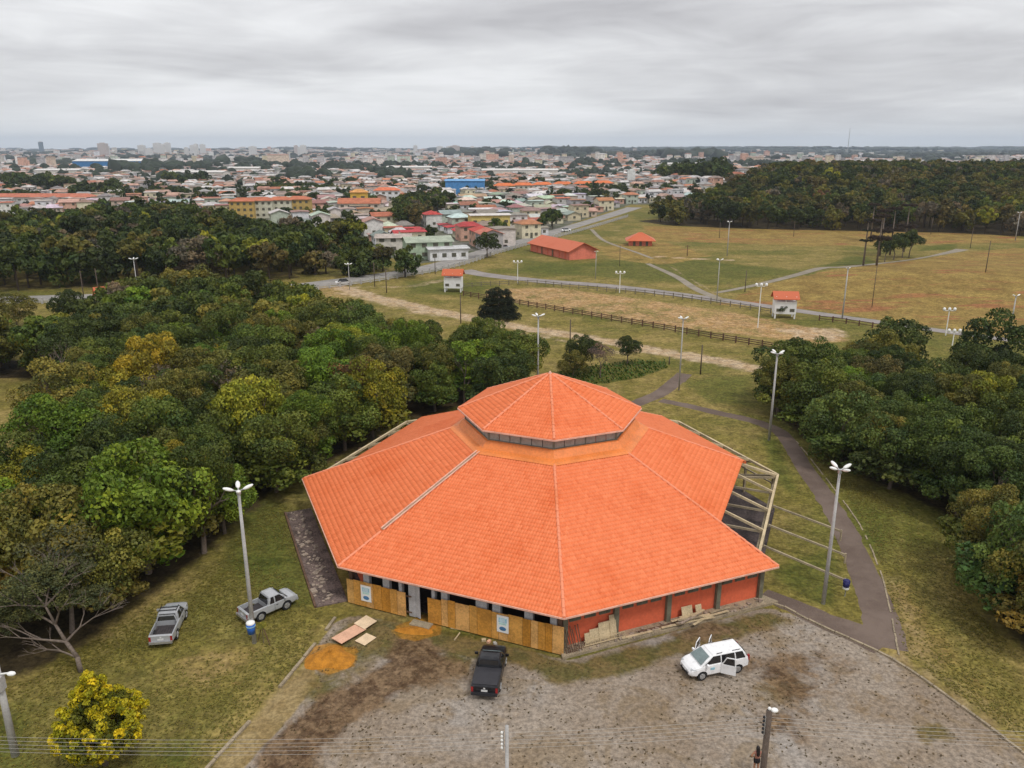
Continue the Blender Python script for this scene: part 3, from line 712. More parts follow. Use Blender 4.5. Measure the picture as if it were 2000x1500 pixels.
# added near-black board: interior shade put in as colour behind the gaps
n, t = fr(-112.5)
MB().box((0, 0, 0), (.2, 15.5, 3.3)).build('shade_board', 'inside_shade', pav, loc=loc_(n, t, 18.6, 0, 1.8), rz=R(-112.5))
# front-left bays: grey piers and dark openings under the eave; u = +8.4 is the left corner
t = -t
for u, w in ((-7.9, .45), (-6.1, .6), (-3.7, .6), (-2.55, .85), (.35, .5), (1.25, .25), (3.0, .55), (3.95, .25), (5.15, .55), (6.85, .5)):
    uu = u
    MB().box((0, 0, 0), (.35, w, 3.1)).build('pier', 'pier_grey', pav, loc=loc_(n, t, 20.6, uu, 1.62), rz=R(-112.5))
for u in (8.3, -8.3):
    MB().box((0, 0, 0), (.3, .3, 3.1)).build('post', 'timber_dark', pav, loc=loc_(n, t, 20.5, u, 1.6), rz=R(-112.5))
# open timber frame where the tiles are still missing
def frame_side(a, cut, raking=False):
    n, t = fr(a); AF = 19.96; EF = zr(AF) - .1; w = AF * T22
    p, q = loc_(n, t, AF - .1, -w, EF - .05), loc_(n, t, AF - .1, w, EF - .05)
    MB().bar(p, q, .2, .22).build('eave_beam', 'timber_pale', pav)
    p, q = loc_(n, t, AF - .45, -w + .3, EF - .9), loc_(n, t, AF - .45, w - .3, EF - .9)
    MB().bar(p, q, .12, .14).build('tie_beam', 'timber_grey', pav)
    for i in range(5):
        u = (i - 2) * 4.05
        k = AF - .15
        si = max(14.5, abs(u) / T22 + .4)
        if i in (0, 4):
            sg = -1 if i == 0 else 1
            MB().bar(loc_(n, t, k, sg * (k * T22 - .1), EF - .1), loc_(n, t, 15.5, sg * (15.5 * T22 - .1), zr(15.5) - .34), .15, .2).build('hip_rafter', 'timber_pale', pav)
            MB().bar(loc_(n, t, k, sg * (k * T22 - .3), EF - .2), loc_(n, t, 15.0, sg * (15 * T22 - .3), EF - .1), .13, .18).build('truss_tie', 'timber_grey', pav)
        else:
            MB().bar(loc_(n, t, k, u, EF - .06), loc_(n, t, si, u, zr(si) - .36), .15, .2).build('rafter', 'timber_pale', pav)
            MB().bar(loc_(n, t, k, u, EF - .16), loc_(n, t, si, u, EF - .1), .13, .18).build('truss_tie', 'timber_grey', pav)
        MB().box((0, 0, 0), (.2, .2, EF)).build('post', 'timber_grey', pav, loc=loc_(n, t, AF - .35, u * .98, EF / 2 - .1), rz=R(a))
        if i in (1, 2, 3) and not raking: MB().bar(loc_(n, t, AF - .5, u, EF - .15), loc_(n, t, AF + 1.0, u, EF - .5), .14, .16).build('outrigger', 'timber_dark', pav)
frame_side(-22.5, 16.7, True); frame_side(22.5, 17); frame_side(67.5, 17); frame_side(157.5, 17.3); frame_side(112.5, 17.3)
n, t = fr(-22.5)
for i, (u, e, ez) in enumerate(((4.0, 5.8, .9), (-.1, 6.2, .75), (-4.1, 6.2, .6))):
    k = empty('raking_rail', (0, 0, 0), 0, ('weathered timber rail raking from the open frame to a stake, farthest of three', 'weathered timber rail raking from the open frame to a stake, middle of three', 'weathered timber rail raking from the open frame to a stake, nearest of three')[i], 'timber rail', 'raking rails beside the open frame')
    k.location = (CX, CY, 0)
    MB().bar(loc_(n, t, 19.9, u, EZ - .9), loc_(n, t, 19.96 + e, u, ez), .15, .15).build('rail', 'timber_grey', k)
    MB().tube(loc_(n, t, 19.96 + e, u, -.1), loc_(n, t, 19.96 + e, u, ez + .15), .09, .08, 8).build('stake', 'timber_grey', k)

# ------------------------------------------------------------------ hoarding of boards with two posters
rg = random.Random(4)
n, t = fr(-112.5); t = -t
hoard = empty('hoarding', (CX, CY, 0), 0, 'ochre plywood hoarding with two white posters along the front left of the pavilion', 'hoarding')
u = 8.45
while u > -8.75:
    w = rg.choice([.52, .6, .72, 1.1, 1.1, .3]); w = min(w, u + 8.75)
    if w < .15: break
    c = u - w / 2
    if 1.1 < c < 2.9: u -= .3; continue                # the doorway
    hgt = 2.02 + rg.uniform(-.05, .05) + (.12 if c < 1 else 0)
    cc = rg.choice([(.62, .31, .07), (.56, .26, .045), (.66, .36, .12), (.60, .33, .10), (.50, .22, .03)])
    MB().box((0, 0, 0), (.03 + rg.uniform(0, .015), w - .025, hgt)).build('board', 'board', hoard, loc=loc_(n, t, 21.0 + rg.uniform(-.012, .012), c, .1 + hgt / 2), rz=R(-112.5) + rg.uniform(-.006, .006), color=cc)
    u -= w
MB().bar(loc_(n, t, 20.95, 8.4, .5), loc_(n, t, 20.95, 2.95, .5), .05, .09).bar(loc_(n, t, 20.95, 1.05, .5), loc_(n, t, 20.95, -8.7, .5), .05, .09).bar(loc_(n, t, 20.95, 1.05, 1.8), loc_(n, t, 20.95, -8.7, 1.8), .05, .09).bar(loc_(n, t, 20.95, 8.4, 1.8), loc_(n, t, 20.95, 2.95, 1.8), .05, .09).build('brace_rail', 'timber_dark', hoard)
for (u, z, lab) in ((6.75, 1.25, 'white poster with blue print near the left end of the hoarding'), (-4.3, 1.42, 'white poster with blue print right of the doorway on the hoarding')):
    po = MB().box((0, 0, 0), (.012, .88, 1.32)).build('poster', 'lamp_white', hoard, loc=loc_(n, t, 21.055, u, z), rz=R(-112.5) ); po['label'] = lab
    MB().box((.008, 0, .30), (.006, .62, .36)).build('print', 'poster_blue', po)
    MB().box((.009, 0, .02), (.006, .56, .14)).build('print', 'poster_green', po)
    m_ = MB()
    for q in range(5): m_.box((.013, rg.uniform(-.03, .03), .42 - q * .06), (.004, .45 + rg.uniform(-.1, .1), .022))
    m_.build('print', 'lamp_white', po)
    MB().ball((.01, .0, -.36), .26, 14, 8, (.03, 1.0, .62)).build('emblem', 'poster_dark', po)
MB().box((0, 0, 0), (.06, .95, 2.7)).build('door_leaf', 'pier_grey', pav, loc=loc_(n, t, 20.7, 2.75, 1.45), rz=R(-112.5) - .35)
MB().box((0, 0, 0), (.7, 1.6, .10)).build('doorstep', 'kerb', pav, loc=loc_(n, t, 21.4, 1.95, .05), rz=R(-112.5))

# ------------------------------------------------------------------ leaf crowns
def crown_mesh(name, seed, rx, rz, nblob, nleaf, leaf, mat='leaf', flat=0.25, core=0.0, rb=(.15, .30), cone=0.0, up=.65):
    rg = np.random.default_rng(seed)
    B = []
    for _ in range(nblob):
        d = rg.normal(size=3); d /= np.linalg.norm(d); d[2] = abs(d[2]) if rg.random() < 1 - flat else -abs(d[2]) * .5
        r = rg.uniform(.55, .90) if rg.random() < .85 else rg.uniform(0, .5)
        k = 1 - cone * max(0, d[2])
        B.append((d[0] * r * rx * k, d[1] * r * rx * k, d[2] * r * rz, rg.uniform(*rb) * rx * (1 - .3 * cone * max(0, d[2])), rg.normal(0, 1)))
    B = np.array(B); B[:, 4] = np.clip(B[:, 4], -1.8, 1.8); w = B[:, 3] ** 2; idx = rg.choice(nblob, int(nleaf * 1.9), p=w / w.sum())
    D = rg.normal(size=(len(idx), 3)); D[:, 2] += up; D /= np.linalg.norm(D, axis=1)[:, None]
    rr = B[idx, 3] * rg.uniform(.70, 1.08, len(idx))
    P = B[idx, :3] + D * rr[:, None] * np.array([1, 1, .85])
    ok = np.ones(len(P), bool)
    for j in range(nblob):
        q = P - B[j, :3]; ok &= ~((np.einsum('ij,ij->i', q, q) < (B[j, 3] * .68) ** 2) & (idx != j))
    P, D, idx = P[ok][:nleaf], D[ok][:nleaf], idx[ok][:nleaf]; n = len(P)
    N = D + rg.normal(0, .55, (n, 3)); N /= np.linalg.norm(N, axis=1)[:, None]
    A = np.cross(N, rg.normal(size=(n, 3))); A /= np.linalg.norm(A, axis=1)[:, None]; Bv = np.cross(N, A)
    L = leaf * rg.uniform(.6, 1.35, n)[:, None]; Wd = L * rg.uniform(.45, .8, n)[:, None]
    v = np.stack([P - A * L * .5, P + Bv * Wd * .5 + N * L * .1, P + A * L * .5 - N * L * .12, P - Bv * Wd * .5 + N * L * .1], 1).reshape(-1, 3)
    F = np.arange(4 * n).reshape(-1, 4)
    tint = np.clip(1 + B[idx, 4] * .24 + rg.normal(0, .20, n), .45, 2.0); hue = rg.normal(0, .05, n) + B[idx, 4] * .08
    T = np.stack([tint * (1 + hue), tint, tint * (1 - hue), np.ones(n)], 1)
    if core:
        bm = bmesh.new(); bmesh.ops.create_icosphere(bm, subdivisions=2, radius=1)
        cv = np.array([x.co[:] for x in bm.verts]); cf = np.array([[x.index for x in f.verts] + [f.verts[2].index] for f in bm.faces])[:, [0, 1, 2]]; bm.free()
        cv = cv * np.array([rx * core, rx * core, rz * core]) * (1 + rg.normal(0, .08, (len(cv), 1))); cv[:, 2] = np.maximum(cv[:, 2], -.25 * rz)
        v2 = np.concatenate([v, cv]); T2 = np.concatenate([np.repeat(T, 4, 0), np.tile([[.8, .8, .8, 1]], (len(cv), 1))])
        F3 = np.concatenate([F[:, [0, 1, 2]], F[:, [0, 2, 3]], cf + len(v)])
        return v2, F3, T2
    T = np.repeat(T, 4, 0)
    return v, F, T
NEAR = []
for i in range(12):
    rx = 1.0; rz = (.85, .75, .95, .65, .8, 1.1)[i % 6]
    v, F, T = crown_mesh('c', 100 + i, 1.0, rz, (40, 52, 64, 46)[i % 4], 9000, .060, flat=.3)
    NEAR.append((np_mesh('crown', v, F, 'leaf', False, {'tint': ('FLOAT_COLOR', T)}), rz))
MIDC = []
for i in range(8):
    rz = (.85, .7, 1.0, .8)[i % 4]
    v, F, T = crown_mesh('c', 300 + i, 1.0, rz, (26, 34, 40)[i % 3], 2600, .115)
    MIDC.append((np_mesh('crown', v, F, 'leaf', False, {'tint': ('FLOAT_COLOR', T)}), rz))
FARC = []
for i in range(6):
    rz = (.85, .7, 1.0)[i % 3]; FARC.append((crown_mesh('c', 500 + i, 1.0, rz, (16, 20, 26)[i % 3], 760, .21), rz))
TWIG = []      # thin, half-bare crowns
for i in range(3):
    v, F, T = crown_mesh('c', 700 + i, 1.0, .8, 30, 1500, .075); TWIG.append(np_mesh('crown', v, F, 'leaf', False, {'tint': ('FLOAT_COLOR', T)}))
def limb(mb, a, d, L, r, depth, rg, spread=.7, seg=6, n=(2, 3), lift=.15):
    b = a + d * L; mb.tube(a, b, r, r * .62, seg, cap=False)
    if depth <= 0: return
    for _ in range(rg.choice(n)):
        q = Vector((rg.gauss(0, 1), rg.gauss(0, 1), rg.gauss(0, .6))).normalized()
        nd = (d + q * spread + Vector((0, 0, lift))).normalized()
        limb(mb, b - d * L * rg.uniform(0, .25), nd, L * rg.uniform(.6, .85), r * .6, depth - 1, rg, spread, max(3, seg - 1), n, lift)
TRUNK = []
for i in range(5):
    rg_ = random.Random(40 + i); mb = MB(); limb(mb, Vector((0, 0, -.03)), Vector((rg_.uniform(-.1, .1), rg_.uniform(-.1, .1), 1)).normalized(), .42, .035, 3, rg_, .65, 6, lift=.25)
    TRUNK.append(mb.mesh('trunk', 'bark', True))
BARE = []
for i in range(3):
    rg_ = random.Random(60 + i); mb = MB(); limb(mb, Vector((0, 0, -.03)), Vector((rg_.uniform(-.15, .15), 0, 1)).normalized(), .30, .026, 5, rg_, .62, 6, n=(2, 3), lift=.22)
    BARE.append(mb.mesh('branches', 'bark_pale', True))

PAL = {'dark green': (.046, .064, .012), 'mid green': (.074, .098, .014), 'olive green': (.118, .112, .020), 'bright green': (.100, .152, .013), 'blue-green': (.058, .086, .017),
       'brownish olive': (.115, .094, .026), 'golden yellow': (.225, .190, .016), 'yellow-green': (.19, .195, .016), 'russet': (.19, .095, .036), 'grey-brown': (.150, .120, .076), 'far dark': (.026, .038, .020)}
def scatter(P, d, seed, holes=()):
    rg = np.random.default_rng(seed); A = np.array(P); x0, y0 = A.min(0); x1, y1 = A.max(0); o = []
    j = 0; y = y0
    while y < y1:
        x = x0 + (j % 2) * d / 2
        while x < x1:
            o.append((x + rg.uniform(-.36, .36) * d, y + rg.uniform(-.36, .36) * d)); x += d
        y += d * .87; j += 1
    o = np.array(o); m = inside(o[:, 0], o[:, 1], P)
    for h in holes: m &= ~inside(o[:, 0], o[:, 1], h)
    return o[m]
def inview(x, y, r): return y > 8 and abs(math.degrees(math.atan2(x, y))) < 34.5 + math.degrees(r / max(y, 1))
TR = []      # x, y, crown radius, top height, tone, wood, form
def tones(rg, kind):
    t, w = zip(*{'L': (('dark green', 20), ('mid green', 32), ('olive green', 22), ('bright green', 12), ('blue-green', 5), ('brownish olive', 1.5), ('golden yellow', .4), ('yellow-green', 3), ('grey-brown', 3)),
                 'R': (('dark green', 24), ('mid green', 34), ('olive green', 24), ('bright green', 6), ('blue-green', 8), ('yellow-green', 1), ('brownish olive', 4)),
                 'M': (('dark green', 34), ('mid green', 22), ('olive green', 14), ('blue-green', 12), ('brownish olive', 8), ('grey-brown', 5), ('yellow-green', 2)),
                 'H': (('dark green', 26), ('mid green', 14), ('olive green', 30), ('brownish olive', 15), ('grey-brown', 5), ('yellow-green', 2))}[kind])
    return rg.choices(t, w)[0]
rg = random.Random(11)
for P, d, k, rr, hh, holes in ((WOOD_L, 5.4, 'L', (3.0, 5.0), (7.0, 10.6), (HOLE_L,)), (WOOD_R, 4.9, 'R', (2.8, 4.4), (6.0, 8.8), ()), (WOOD_M, 7.2, 'M', (4.0, 6.4), (8.5, 13), ()), (WOOD_T, 8.5, 'M', (4, 5.5), (8, 11), ()), (WOOD_H, 9.0, 'H', (4.2, 6.2), (9, 12.5), ())):
    for x, y in scatter(P, d, 7, holes):
        r = rg.uniform(*rr)
        if not inview(x, y, r * 2.5): continue
        if k == 'H' and y > 640: continue
        if math.hypot(x - CX, y - CY) < 23.4 + r * .75: continue
        if k == 'L' and math.hypot(x + 31, y - 45.5) < 6.5: continue
        h = rg.uniform(*hh) * (.8 + .2 * r / rr[1])
        if k == 'L' and y < 62: r *= 1.05
        if k == 'M' and x > -55 and y < 260: h *= .6; r *= .85
        TR.append([x, y, r, h, tones(rg, k), {'L': 'left wood', 'R': 'right wood', 'M': 'wood beyond the street', 'H': 'hill forest'}[k], k])
# single colour accents where the photograph shows them
def accent(u, v, z, tone, r=None):
    p = gp(u, v, z); best = min((q for q in TR), key=lambda q: (q[0] - p.x) ** 2 + (q[1] - p.y) ** 2); best[4] = tone
    if r: best[2] = r
for a in ((200, 690, 9, 'golden yellow'), (260, 680, 9, 'golden yellow'), (225, 750, 9, 'golden yellow', 4.2), (150, 700, 9, 'yellow-green'), (60, 680, 9, 'olive green'), (440, 650, 9, 'golden yellow', 3), (310, 700, 9, 'grey-brown'), (680, 690, 9, 'russet'),
          (605, 690, 9, 'bright green'), (560, 580, 9, 'yellow-green'), (710, 760, 9, 'bright green'), (300, 790, 9, 'mid green', 5.4), (50, 880, 9, 'yellow-green', 4), (20, 950, 9, 'golden yellow', 3.4), (440, 750, 9, 'yellow-green'), (290, 960, 8, 'bright green', 5.2),
          (100, 800, 9, 'bright green'), (390, 830, 9, 'golden yellow', 2.6), (520, 590, 9, 'olive green', 5.5), (620, 640, 9, 'brownish olive', 4.5), (375, 480, 11, 'grey-brown', 6.5), (1610, 348, 10, 'russet'), (1560, 720, 8, 'mid green', 5), (1530, 740, 8, 'blue-green', 5)): accent(*a)
TR.append([*g2(1545, 790), 5.0, 8.8, 'mid green', 'right wood', 'R']); TR.append([*g2(1735, 735), 5.8, 9.0, 'dark green', 'right wood', 'R']); TR.append([*g2(1930, 765), 6.8, 10.5, 'dark green', 'right wood', 'R'])
TR.append([*g2(985, 815), 4.5, 8.5, 'dark green', 'left wood', 'L']); TR.append([*g2(1010, 765), 4.6, 8.5, 'mid green', 'left wood', 'L']); TR.append([*g2(930, 745), 4.6, 8.8, 'mid green', 'left wood', 'L'])
TR.append([*g2(290, 1120), 6.0, 11.0, 'bright green', 'left wood', 'L'])
def prio(q): return -q[2] / math.hypot(q[0], q[1]) - (1 if q[5] in ('left wood', 'right wood') else 0)
TR.sort(key=prio)
IND, REST = TR[:290], TR[290:]
ORD = 'first second third fourth fifth sixth seventh eighth ninth tenth eleventh twelfth thirteenth fourteenth fifteenth sixteenth seventeenth eighteenth nineteenth twentieth'.split()
def rowlabels(L, n):
    """rows by distance, then left to right: gives (row, place) words"""
    o = {}; L = sorted(L, key=lambda q: q[1])
    for i in range(0, len(L), n):
        for j, q in enumerate(sorted(L[i:i + n], key=lambda q: q[0])): o[id(q)] = (ORD[min(i // n, 19)], ORD[min(j, 19)])
    return o
names = {'left wood': 'pavilion wood', 'right wood': 'footpath wood', 'wood beyond the street': 'street wood', 'hill forest': 'hill forest'}
for wood in names:
    L = [q for q in IND if q[5] == wood]; RL = rowlabels(L, 14)
    for q in L:
        x, y, r, h, tone, _, k = q; row, pl = RL[id(q)]
        dist = math.hypot(x, y); rg = random.Random(int(x * 31 + y * 17))
        bare = tone == 'grey-brown' and dist < 140
        form = 'half-bare twiggy' if bare else ('broad-crowned' if r > 4.4 else ('round-crowned' if h > 8 else 'low bushy'))
        root = empty('broadleaf_tree', (x, y, tz(x, y)), rg.uniform(0, 6.28), f'{tone} {form} tree, {pl} from left in {row} row of the {names[wood]}', 'tree', f'trees of the {names[wood]}')
        if bare:
            link('branches', rg.choice(BARE), root, scale=(h * .95,) * 3)
            link('crown', rg.choice(TWIG), root, loc=(0, 0, h - r * .9), scale=(r * .9, r * .9, r * .9), color=PAL['grey-brown']); continue
        me, rz = rg.choice(NEAR if dist < 130 else MIDC)
        sz = r * rg.uniform(.9, 1.15)
        c = PAL[tone]; kk = rg.uniform(.8, 1.3) * (1.2 if k in 'RL' else 1); c = (c[0] * kk * rg.uniform(.9, 1.1), c[1] * kk, c[2] * kk)
        link('crown', me, root, loc=(0, 0, h - sz * rz * .95), scale=(r, r * rg.uniform(.85, 1.1), sz), color=c)
        link('trunk', rg.choice(TRUNK), root, scale=(h * .8, h * .8, h * .82))
        # lower skirt foliage keeps the edge of the wood closed
        if k != 'M' or x > -90 or rg.random() < .6:
            me2, _ = rg.choice(MIDC); link('lower_foliage', me2, root, loc=(rg.uniform(-1, 1), rg.uniform(-1, 1), h * .30), scale=(r * .95, r * .95, h * .33), color=tuple(v * rg.uniform(.8, 1.15) for v in c))
def mass(name, items, seed):
    rg = np.random.default_rng(seed); V, F, T, C = [], [], [], []; b = 0
    for x, y, r, h, tone in items:
        (v, f, t), rz = FARC[rg.integers(len(FARC))]; f = np.concatenate([f[:, [0, 1, 2]], f[:, [0, 2, 3]]]) if f.shape[1] == 4 else f; a = rg.uniform(0, 6.28); ca, sa = math.cos(a), math.sin(a)
        w = np.c_[v[:, 0] * ca - v[:, 1] * sa, v[:, 0] * sa + v[:, 1] * ca, v[:, 2]] * np.array([r, r, r * rg.uniform(.9, 1.15)])
        w += np.array([x, y, float(terr(x, y)) + h - r * rz]); V.append(w); F.append(f + b); b += len(w); T.append(t)
        c = np.array(PAL[tone]) * rg.uniform(.7, 1.35); C.append(np.tile([*c, 1], (len(w), 1)))
        # trunk as a thin three-sided post
        tv = np.array([(x + .25 * math.cos(k * 2.1), y + .25 * math.sin(k * 2.1), float(terr(x, y)) + z) for z in (-.3, h * .6) for k in range(3)])
        V.append(tv); F.append(np.array([(0, 1, 4), (0, 4, 3), (1, 2, 5), (1, 5, 4), (2, 0, 3), (2, 3, 5)]) + b); b += 6; T.append(np.ones((6, 4))); C.append(np.tile([.07, .05, .035, 1], (6, 1)))
    me = np_mesh(name, np.concatenate(V), np.concatenate(F), 'leaf_mass', False, {'tint': ('FLOAT_COLOR', np.concatenate(T)), 'col': ('FLOAT_COLOR', np.concatenate(C))})
    return link(name, me)
tag(mass('woodland', [q[:5] for q in REST], 5), 'mixed green woodland covering the hill at right and the far edge of the wood', 'woodland', kind='stuff')

# ------------------------------------------------------------------ single trees and shrubs
def tree(name, u, v, r, h, tone, label, rz=.85, cat='tree', me=None, zoff=None, trunk=True, group=None, sx=1.0):
    p = gp(u, v); rg = random.Random(int(u + v)); root = empty(name, p, rg.uniform(0, 6), label, cat, group)
    m_, k = (me or rg.choice(NEAR if p.y < 190 else MIDC))
    c = PAL[tone] if isinstance(tone, str) else tone
    sz = r * rz / k; link('crown', m_, root, loc=(0, 0, zoff if zoff is not None else h - sz * k * .95), scale=(r * sx, r * sx, sz), color=c)
    if trunk: link('trunk', rg.choice(TRUNK), root, scale=(h * .75,) * 3)
    return root
tree('broadleaf_tree', 952, 503, 4.6, 7.6, 'dark green', 'round dark green tree standing alone beside the street bend left of the barn')
tree('broadleaf_tree', 137, 628, 4.0, 6.0, 'dark green', 'small dark tree standing alone at the edge of the far left field')
tree('broadleaf_tree', 35, 640, 4.4, 6.5, 'olive green', 'olive tree with yellow lower leaves at the near edge of the far left field')
tree('bush', 1140, 722, 2.9, 5.4, 'dark green', 'dark leafy bush at the left end of the bright green bed behind the cupola', cat='bush')
tree('bush', 1226, 712, 2.5, 4.6, 'dark green', 'rounded dark bush at the back edge of the bright green bed behind the cupola', cat='bush')
tree('bush', 1120, 735, 2.6, 3.6, 'olive green', 'olive bush just behind the right slope of the cupola roof', cat='bush')
root = empty('bare_shrub', gp(1172, 738), 0, 'leafless pinkish grey shrub between two dark bushes behind the cupola', 'shrub')
link('branches', BARE[1], root, scale=(5.2,) * 3); link('crown', TWIG[0], root, loc=(0, 0, 3.4), scale=(2.3,) * 3, color=(.16, .11, .09))
tree('broadleaf_tree', 238, 640, 4.6, 7.4, 'mid green', 'mid green tree hiding the right half of the small red-roofed shed')
tree('bush', 196, 622, 2.0, 2.8, 'dark green', 'dark bush under the left corner of the small red-roofed shed', cat='bush', trunk=False)
# young tree in front of the watch hut
tree('bush', 1528, 622, 1.0, 2.6, 'dark green', 'small dark bush against the front of the right white watch hut', cat='bush', trunk=False)
# the bright bed: dense ground cover
rgn = np.random.default_rng(8)
pts = scatter(LUSH_BED, .55, 3); n = len(pts); V = []
for x, y in pts:
    h = rgn.uniform(.15, .5); a = rgn.uniform(0, 6.28); w = rgn.uniform(.2, .45)
    V += [(x, y, 0), (x + w * math.cos(a), y + w * math.sin(a), h), (x + w * math.cos(a + 1.2) * .7, y + w * math.sin(a + 1.2) * .7, h * 1.1), (x + .1, y - .1, h * .4)]
o = link('ground_cover', np_mesh('ground_cover', np.array(V), np.arange(4 * n).reshape(-1, 4), 'leaf_mass', False, {'tint': ('FLOAT_COLOR', np.repeat(np.c_[np.tile(rgn.uniform(.6, 1.3, (n, 1)), (1, 3)), np.ones(n)], 4, 0)), 'col': ('FLOAT_COLOR', np.tile([.05, .105, .01, 1], (4 * n, 1)))}))
tag(o, 'bright green low plants filling the oval bed behind the cupola', 'ground cover', kind='stuff')
# golden shrub in the foreground
v, F, T = crown_mesh('c', 901, 1.0, 1.35, 420, 22000, .060, flat=.5, rb=(.06, .11), cone=.85, up=.9)
gme = np_mesh('crown', v, F, 'leaf', False, {'tint': ('FLOAT_COLOR', T)})
p = gp(193, 1418, 2.6); root = empty('golden_conifer', (p.x, p.y, 0), 0, 'egg-shaped golden yellow conifer on the lawn in front of the wood', 'tree')
link('crown', gme, root, loc=(0, 0, 2.8), scale=(2.8, 2.8, 2.95), color=(.42, .36, .012))
v, F, T = crown_mesh('c', 902, 1.0, 1.3, 60, 5000, .11, flat=.5, cone=.85)
link('inner_foliage', np_mesh('inner_foliage', v, F, 'leaf', False, {'tint': ('FLOAT_COLOR', T)}), root, loc=(0, 0, 2.65), scale=(2.35, 2.35, 2.35), color=(.13, .135, .014))
MB().tube((0, 0, -.1), (0, 0, 3.4), .16, .06).build('trunk', 'bark', root, smooth=True)
# crooked tree with bare limbs, lower left
p = gp(158, 1312); root = empty('crooked_tree', p, 0, 'crooked leaning tree with bare pale limbs at the lawn edge, lower left', 'tree'); root.scale = (.85, .85, .85)
rg_ = random.Random(5); mb = MB(); pts_ = [Vector(q) for q in ((0, 0, -.2), (-.15, .1, 1.2), (-1.0, .4, 2.4), (-1.9, .9, 3.6), (-2.6, 1.2, 5.0))]
for i, (a, b_) in enumerate(zip(pts_, pts_[1:])): mb.tube(a, b_ + (b_ - a) * .05, .21 - .035 * i, .18 - .035 * i, 8)
for i, (k, d_, L, r_) in enumerate(((1, (-.8, -.1, .5), 1.5, .10), (2, (-1, -.2, .25), 2.1, .13), (2, (.8, .2, .8), 1.8, .11), (3, (-1, .2, .5), 2.0, .11), (3, (.5, -.3, .9), 1.9, .1), (4, (-.6, .1, .9), 1.9, .1), (4, (.7, .2, .7), 1.9, .1), (4, (-.9, -.4, .3), 2.1, .09), (4, (0, .6, .8), 1.8, .09))):
    limb(mb, pts_[k], Vector(d_).normalized(), L, r_, 4, rg_, .5, 5, n=(2, 2, 3), lift=.08)
mb.build('trunk', 'bark_pale', root, smooth=True)
for i, (x_, y_, z_, r_) in enumerate(((-2.4, 1.6, 6.4, 2.3), (-5.2, 1.8, 5.4, 2.8), (-.4, 1.2, 5.4, 1.8), (-7.2, 1.4, 4.6, 2.3), (-3.6, 2.6, 6.8, 2.6), (-3.8, 1.0, 4.4, 1.6), (-6.0, .6, 3.2, 1.6))): link('leaf_clump', TWIG[i % 3], root, loc=(x_, y_, z_), scale=(r_, r_, r_ * .6), color=(.10, .11, .035))
for i, (x_, y_, z_, r_) in enumerate(((-4.2, 2.4, 6.0, 2.2), (-1.5, 3.2, 6.8, 2.2), (-6.5, 1.0, 4.4, 1.9), (.6, 2.0, 5.2, 1.6), (-5.4, 4.6, 4.6, 2.2), (-8.5, 2.6, 3.4, 2.0), (-3.0, 5.4, 3.6, 2.4), (-7.0, 5, 2.6, 2.3))): link('leaf_clump', (TWIG[i % 3], MIDC[i % 8][0])[i % 2 if i < 4 else 1], root, loc=(x_, y_, z_), scale=(r_, r_, r_ * .7), color=(.075, .082, .026))
p = gp(140, 1235); root = empty('crooked_tree', p, 1.0, 'second pale branching tree just behind the crooked leaning one', 'tree')
link('branches', BARE[2], root, scale=(8.5,) * 3); link('crown', TWIG[1], root, loc=(0, 0, 6), scale=(3, 3, 2.4), color=(.09, .09, .035))
# dead snags inside the left wood
for i, (u, v, z, h) in enumerate(((108, 700, 7, 12), (905, 690, 7, 9), (300, 740, 8, 12.5), (690, 700, 8, 11.5))):
    p = gp(u, v, z); root = empty('dead_tree', (p.x, p.y, 0), i * 1.3, ('bare grey dead tree rising behind the far left clearing', 'bare grey dead tree near the dark umbrella pine', 'bare pale tree rising among the golden crowns', 'bare pale tree beside the russet crown')[i], 'tree', 'dead trees in the left wood')
    link('branches', BARE[i % 3], root, scale=(h * .9,) * 3)
# umbrella pine (dark) near the track
def araucaria(u, v, h, r, label, tiers=5, color=(.022, .030, .014), lean=0.0, name='umbrella_pine', flat=.35, group=None):
    p = gp(u, v); root = empty(name, p, u % 6, label, 'tree', group)
    MB().tube((0, 0, -.2), (lean, 0, h * .95), .32 if h > 8 else .2, .12, 8).build('trunk', 'bark', root, smooth=True)
    for k in range(tiers):
        z = h * (.55 + .45 * k / max(1, tiers - 1)) if tiers > 1 else h; rr = r * (1 - .55 * k / max(1, tiers))
        nb = 6 if h > 6 else 5
        for j in range(nb):
            a = j * 6.28 / nb + k; m_, kz = NEAR[(j + k) % 12] if p.y < 190 else MIDC[(j + k) % 8]
            link('needle_clump', m_, root, loc=(math.cos(a) * rr * .62 + lean * z / h, math.sin(a) * rr * .62, z), scale=(rr * .42, rr * .42, rr * flat), color=color)
    return root
araucaria(975, 672, 9.0, 4.0, 'dark umbrella-shaped pine standing above the wood edge beside the pale track', 4)
araucaria(1686, 519, 12.5, 2.0, 'thin tall pine with three separate dark whorls left of the tree clump', 3, flat=.22)
for i, (u, v, h) in enumerate(((1712, 519, 13.5), (1718, 500, 14), (1738, 498, 14.5), (1765, 492, 15), (1700, 470, 13))):
    araucaria(u, v, h, 3.4, f'tall thin-stemmed brownish pine, {ORD[i]} from the front of the slender group by the clump', 2, (.052, .036, .026), group='slender pines by the path', flat=.3)
for i, (u, v, r, h) in enumerate(((1728, 512, 3.2, 7.0), (1745, 508, 3.6, 7.5), (1762, 504, 4.0, 7.8), (1775, 503, 4.2, 8.4))):
    tree('broadleaf_tree', u, v, r, h, 'dark green', f'dark round-topped tree, {ORD[i]} from the left in the clump beside the path', group='clump of dark trees by the path')

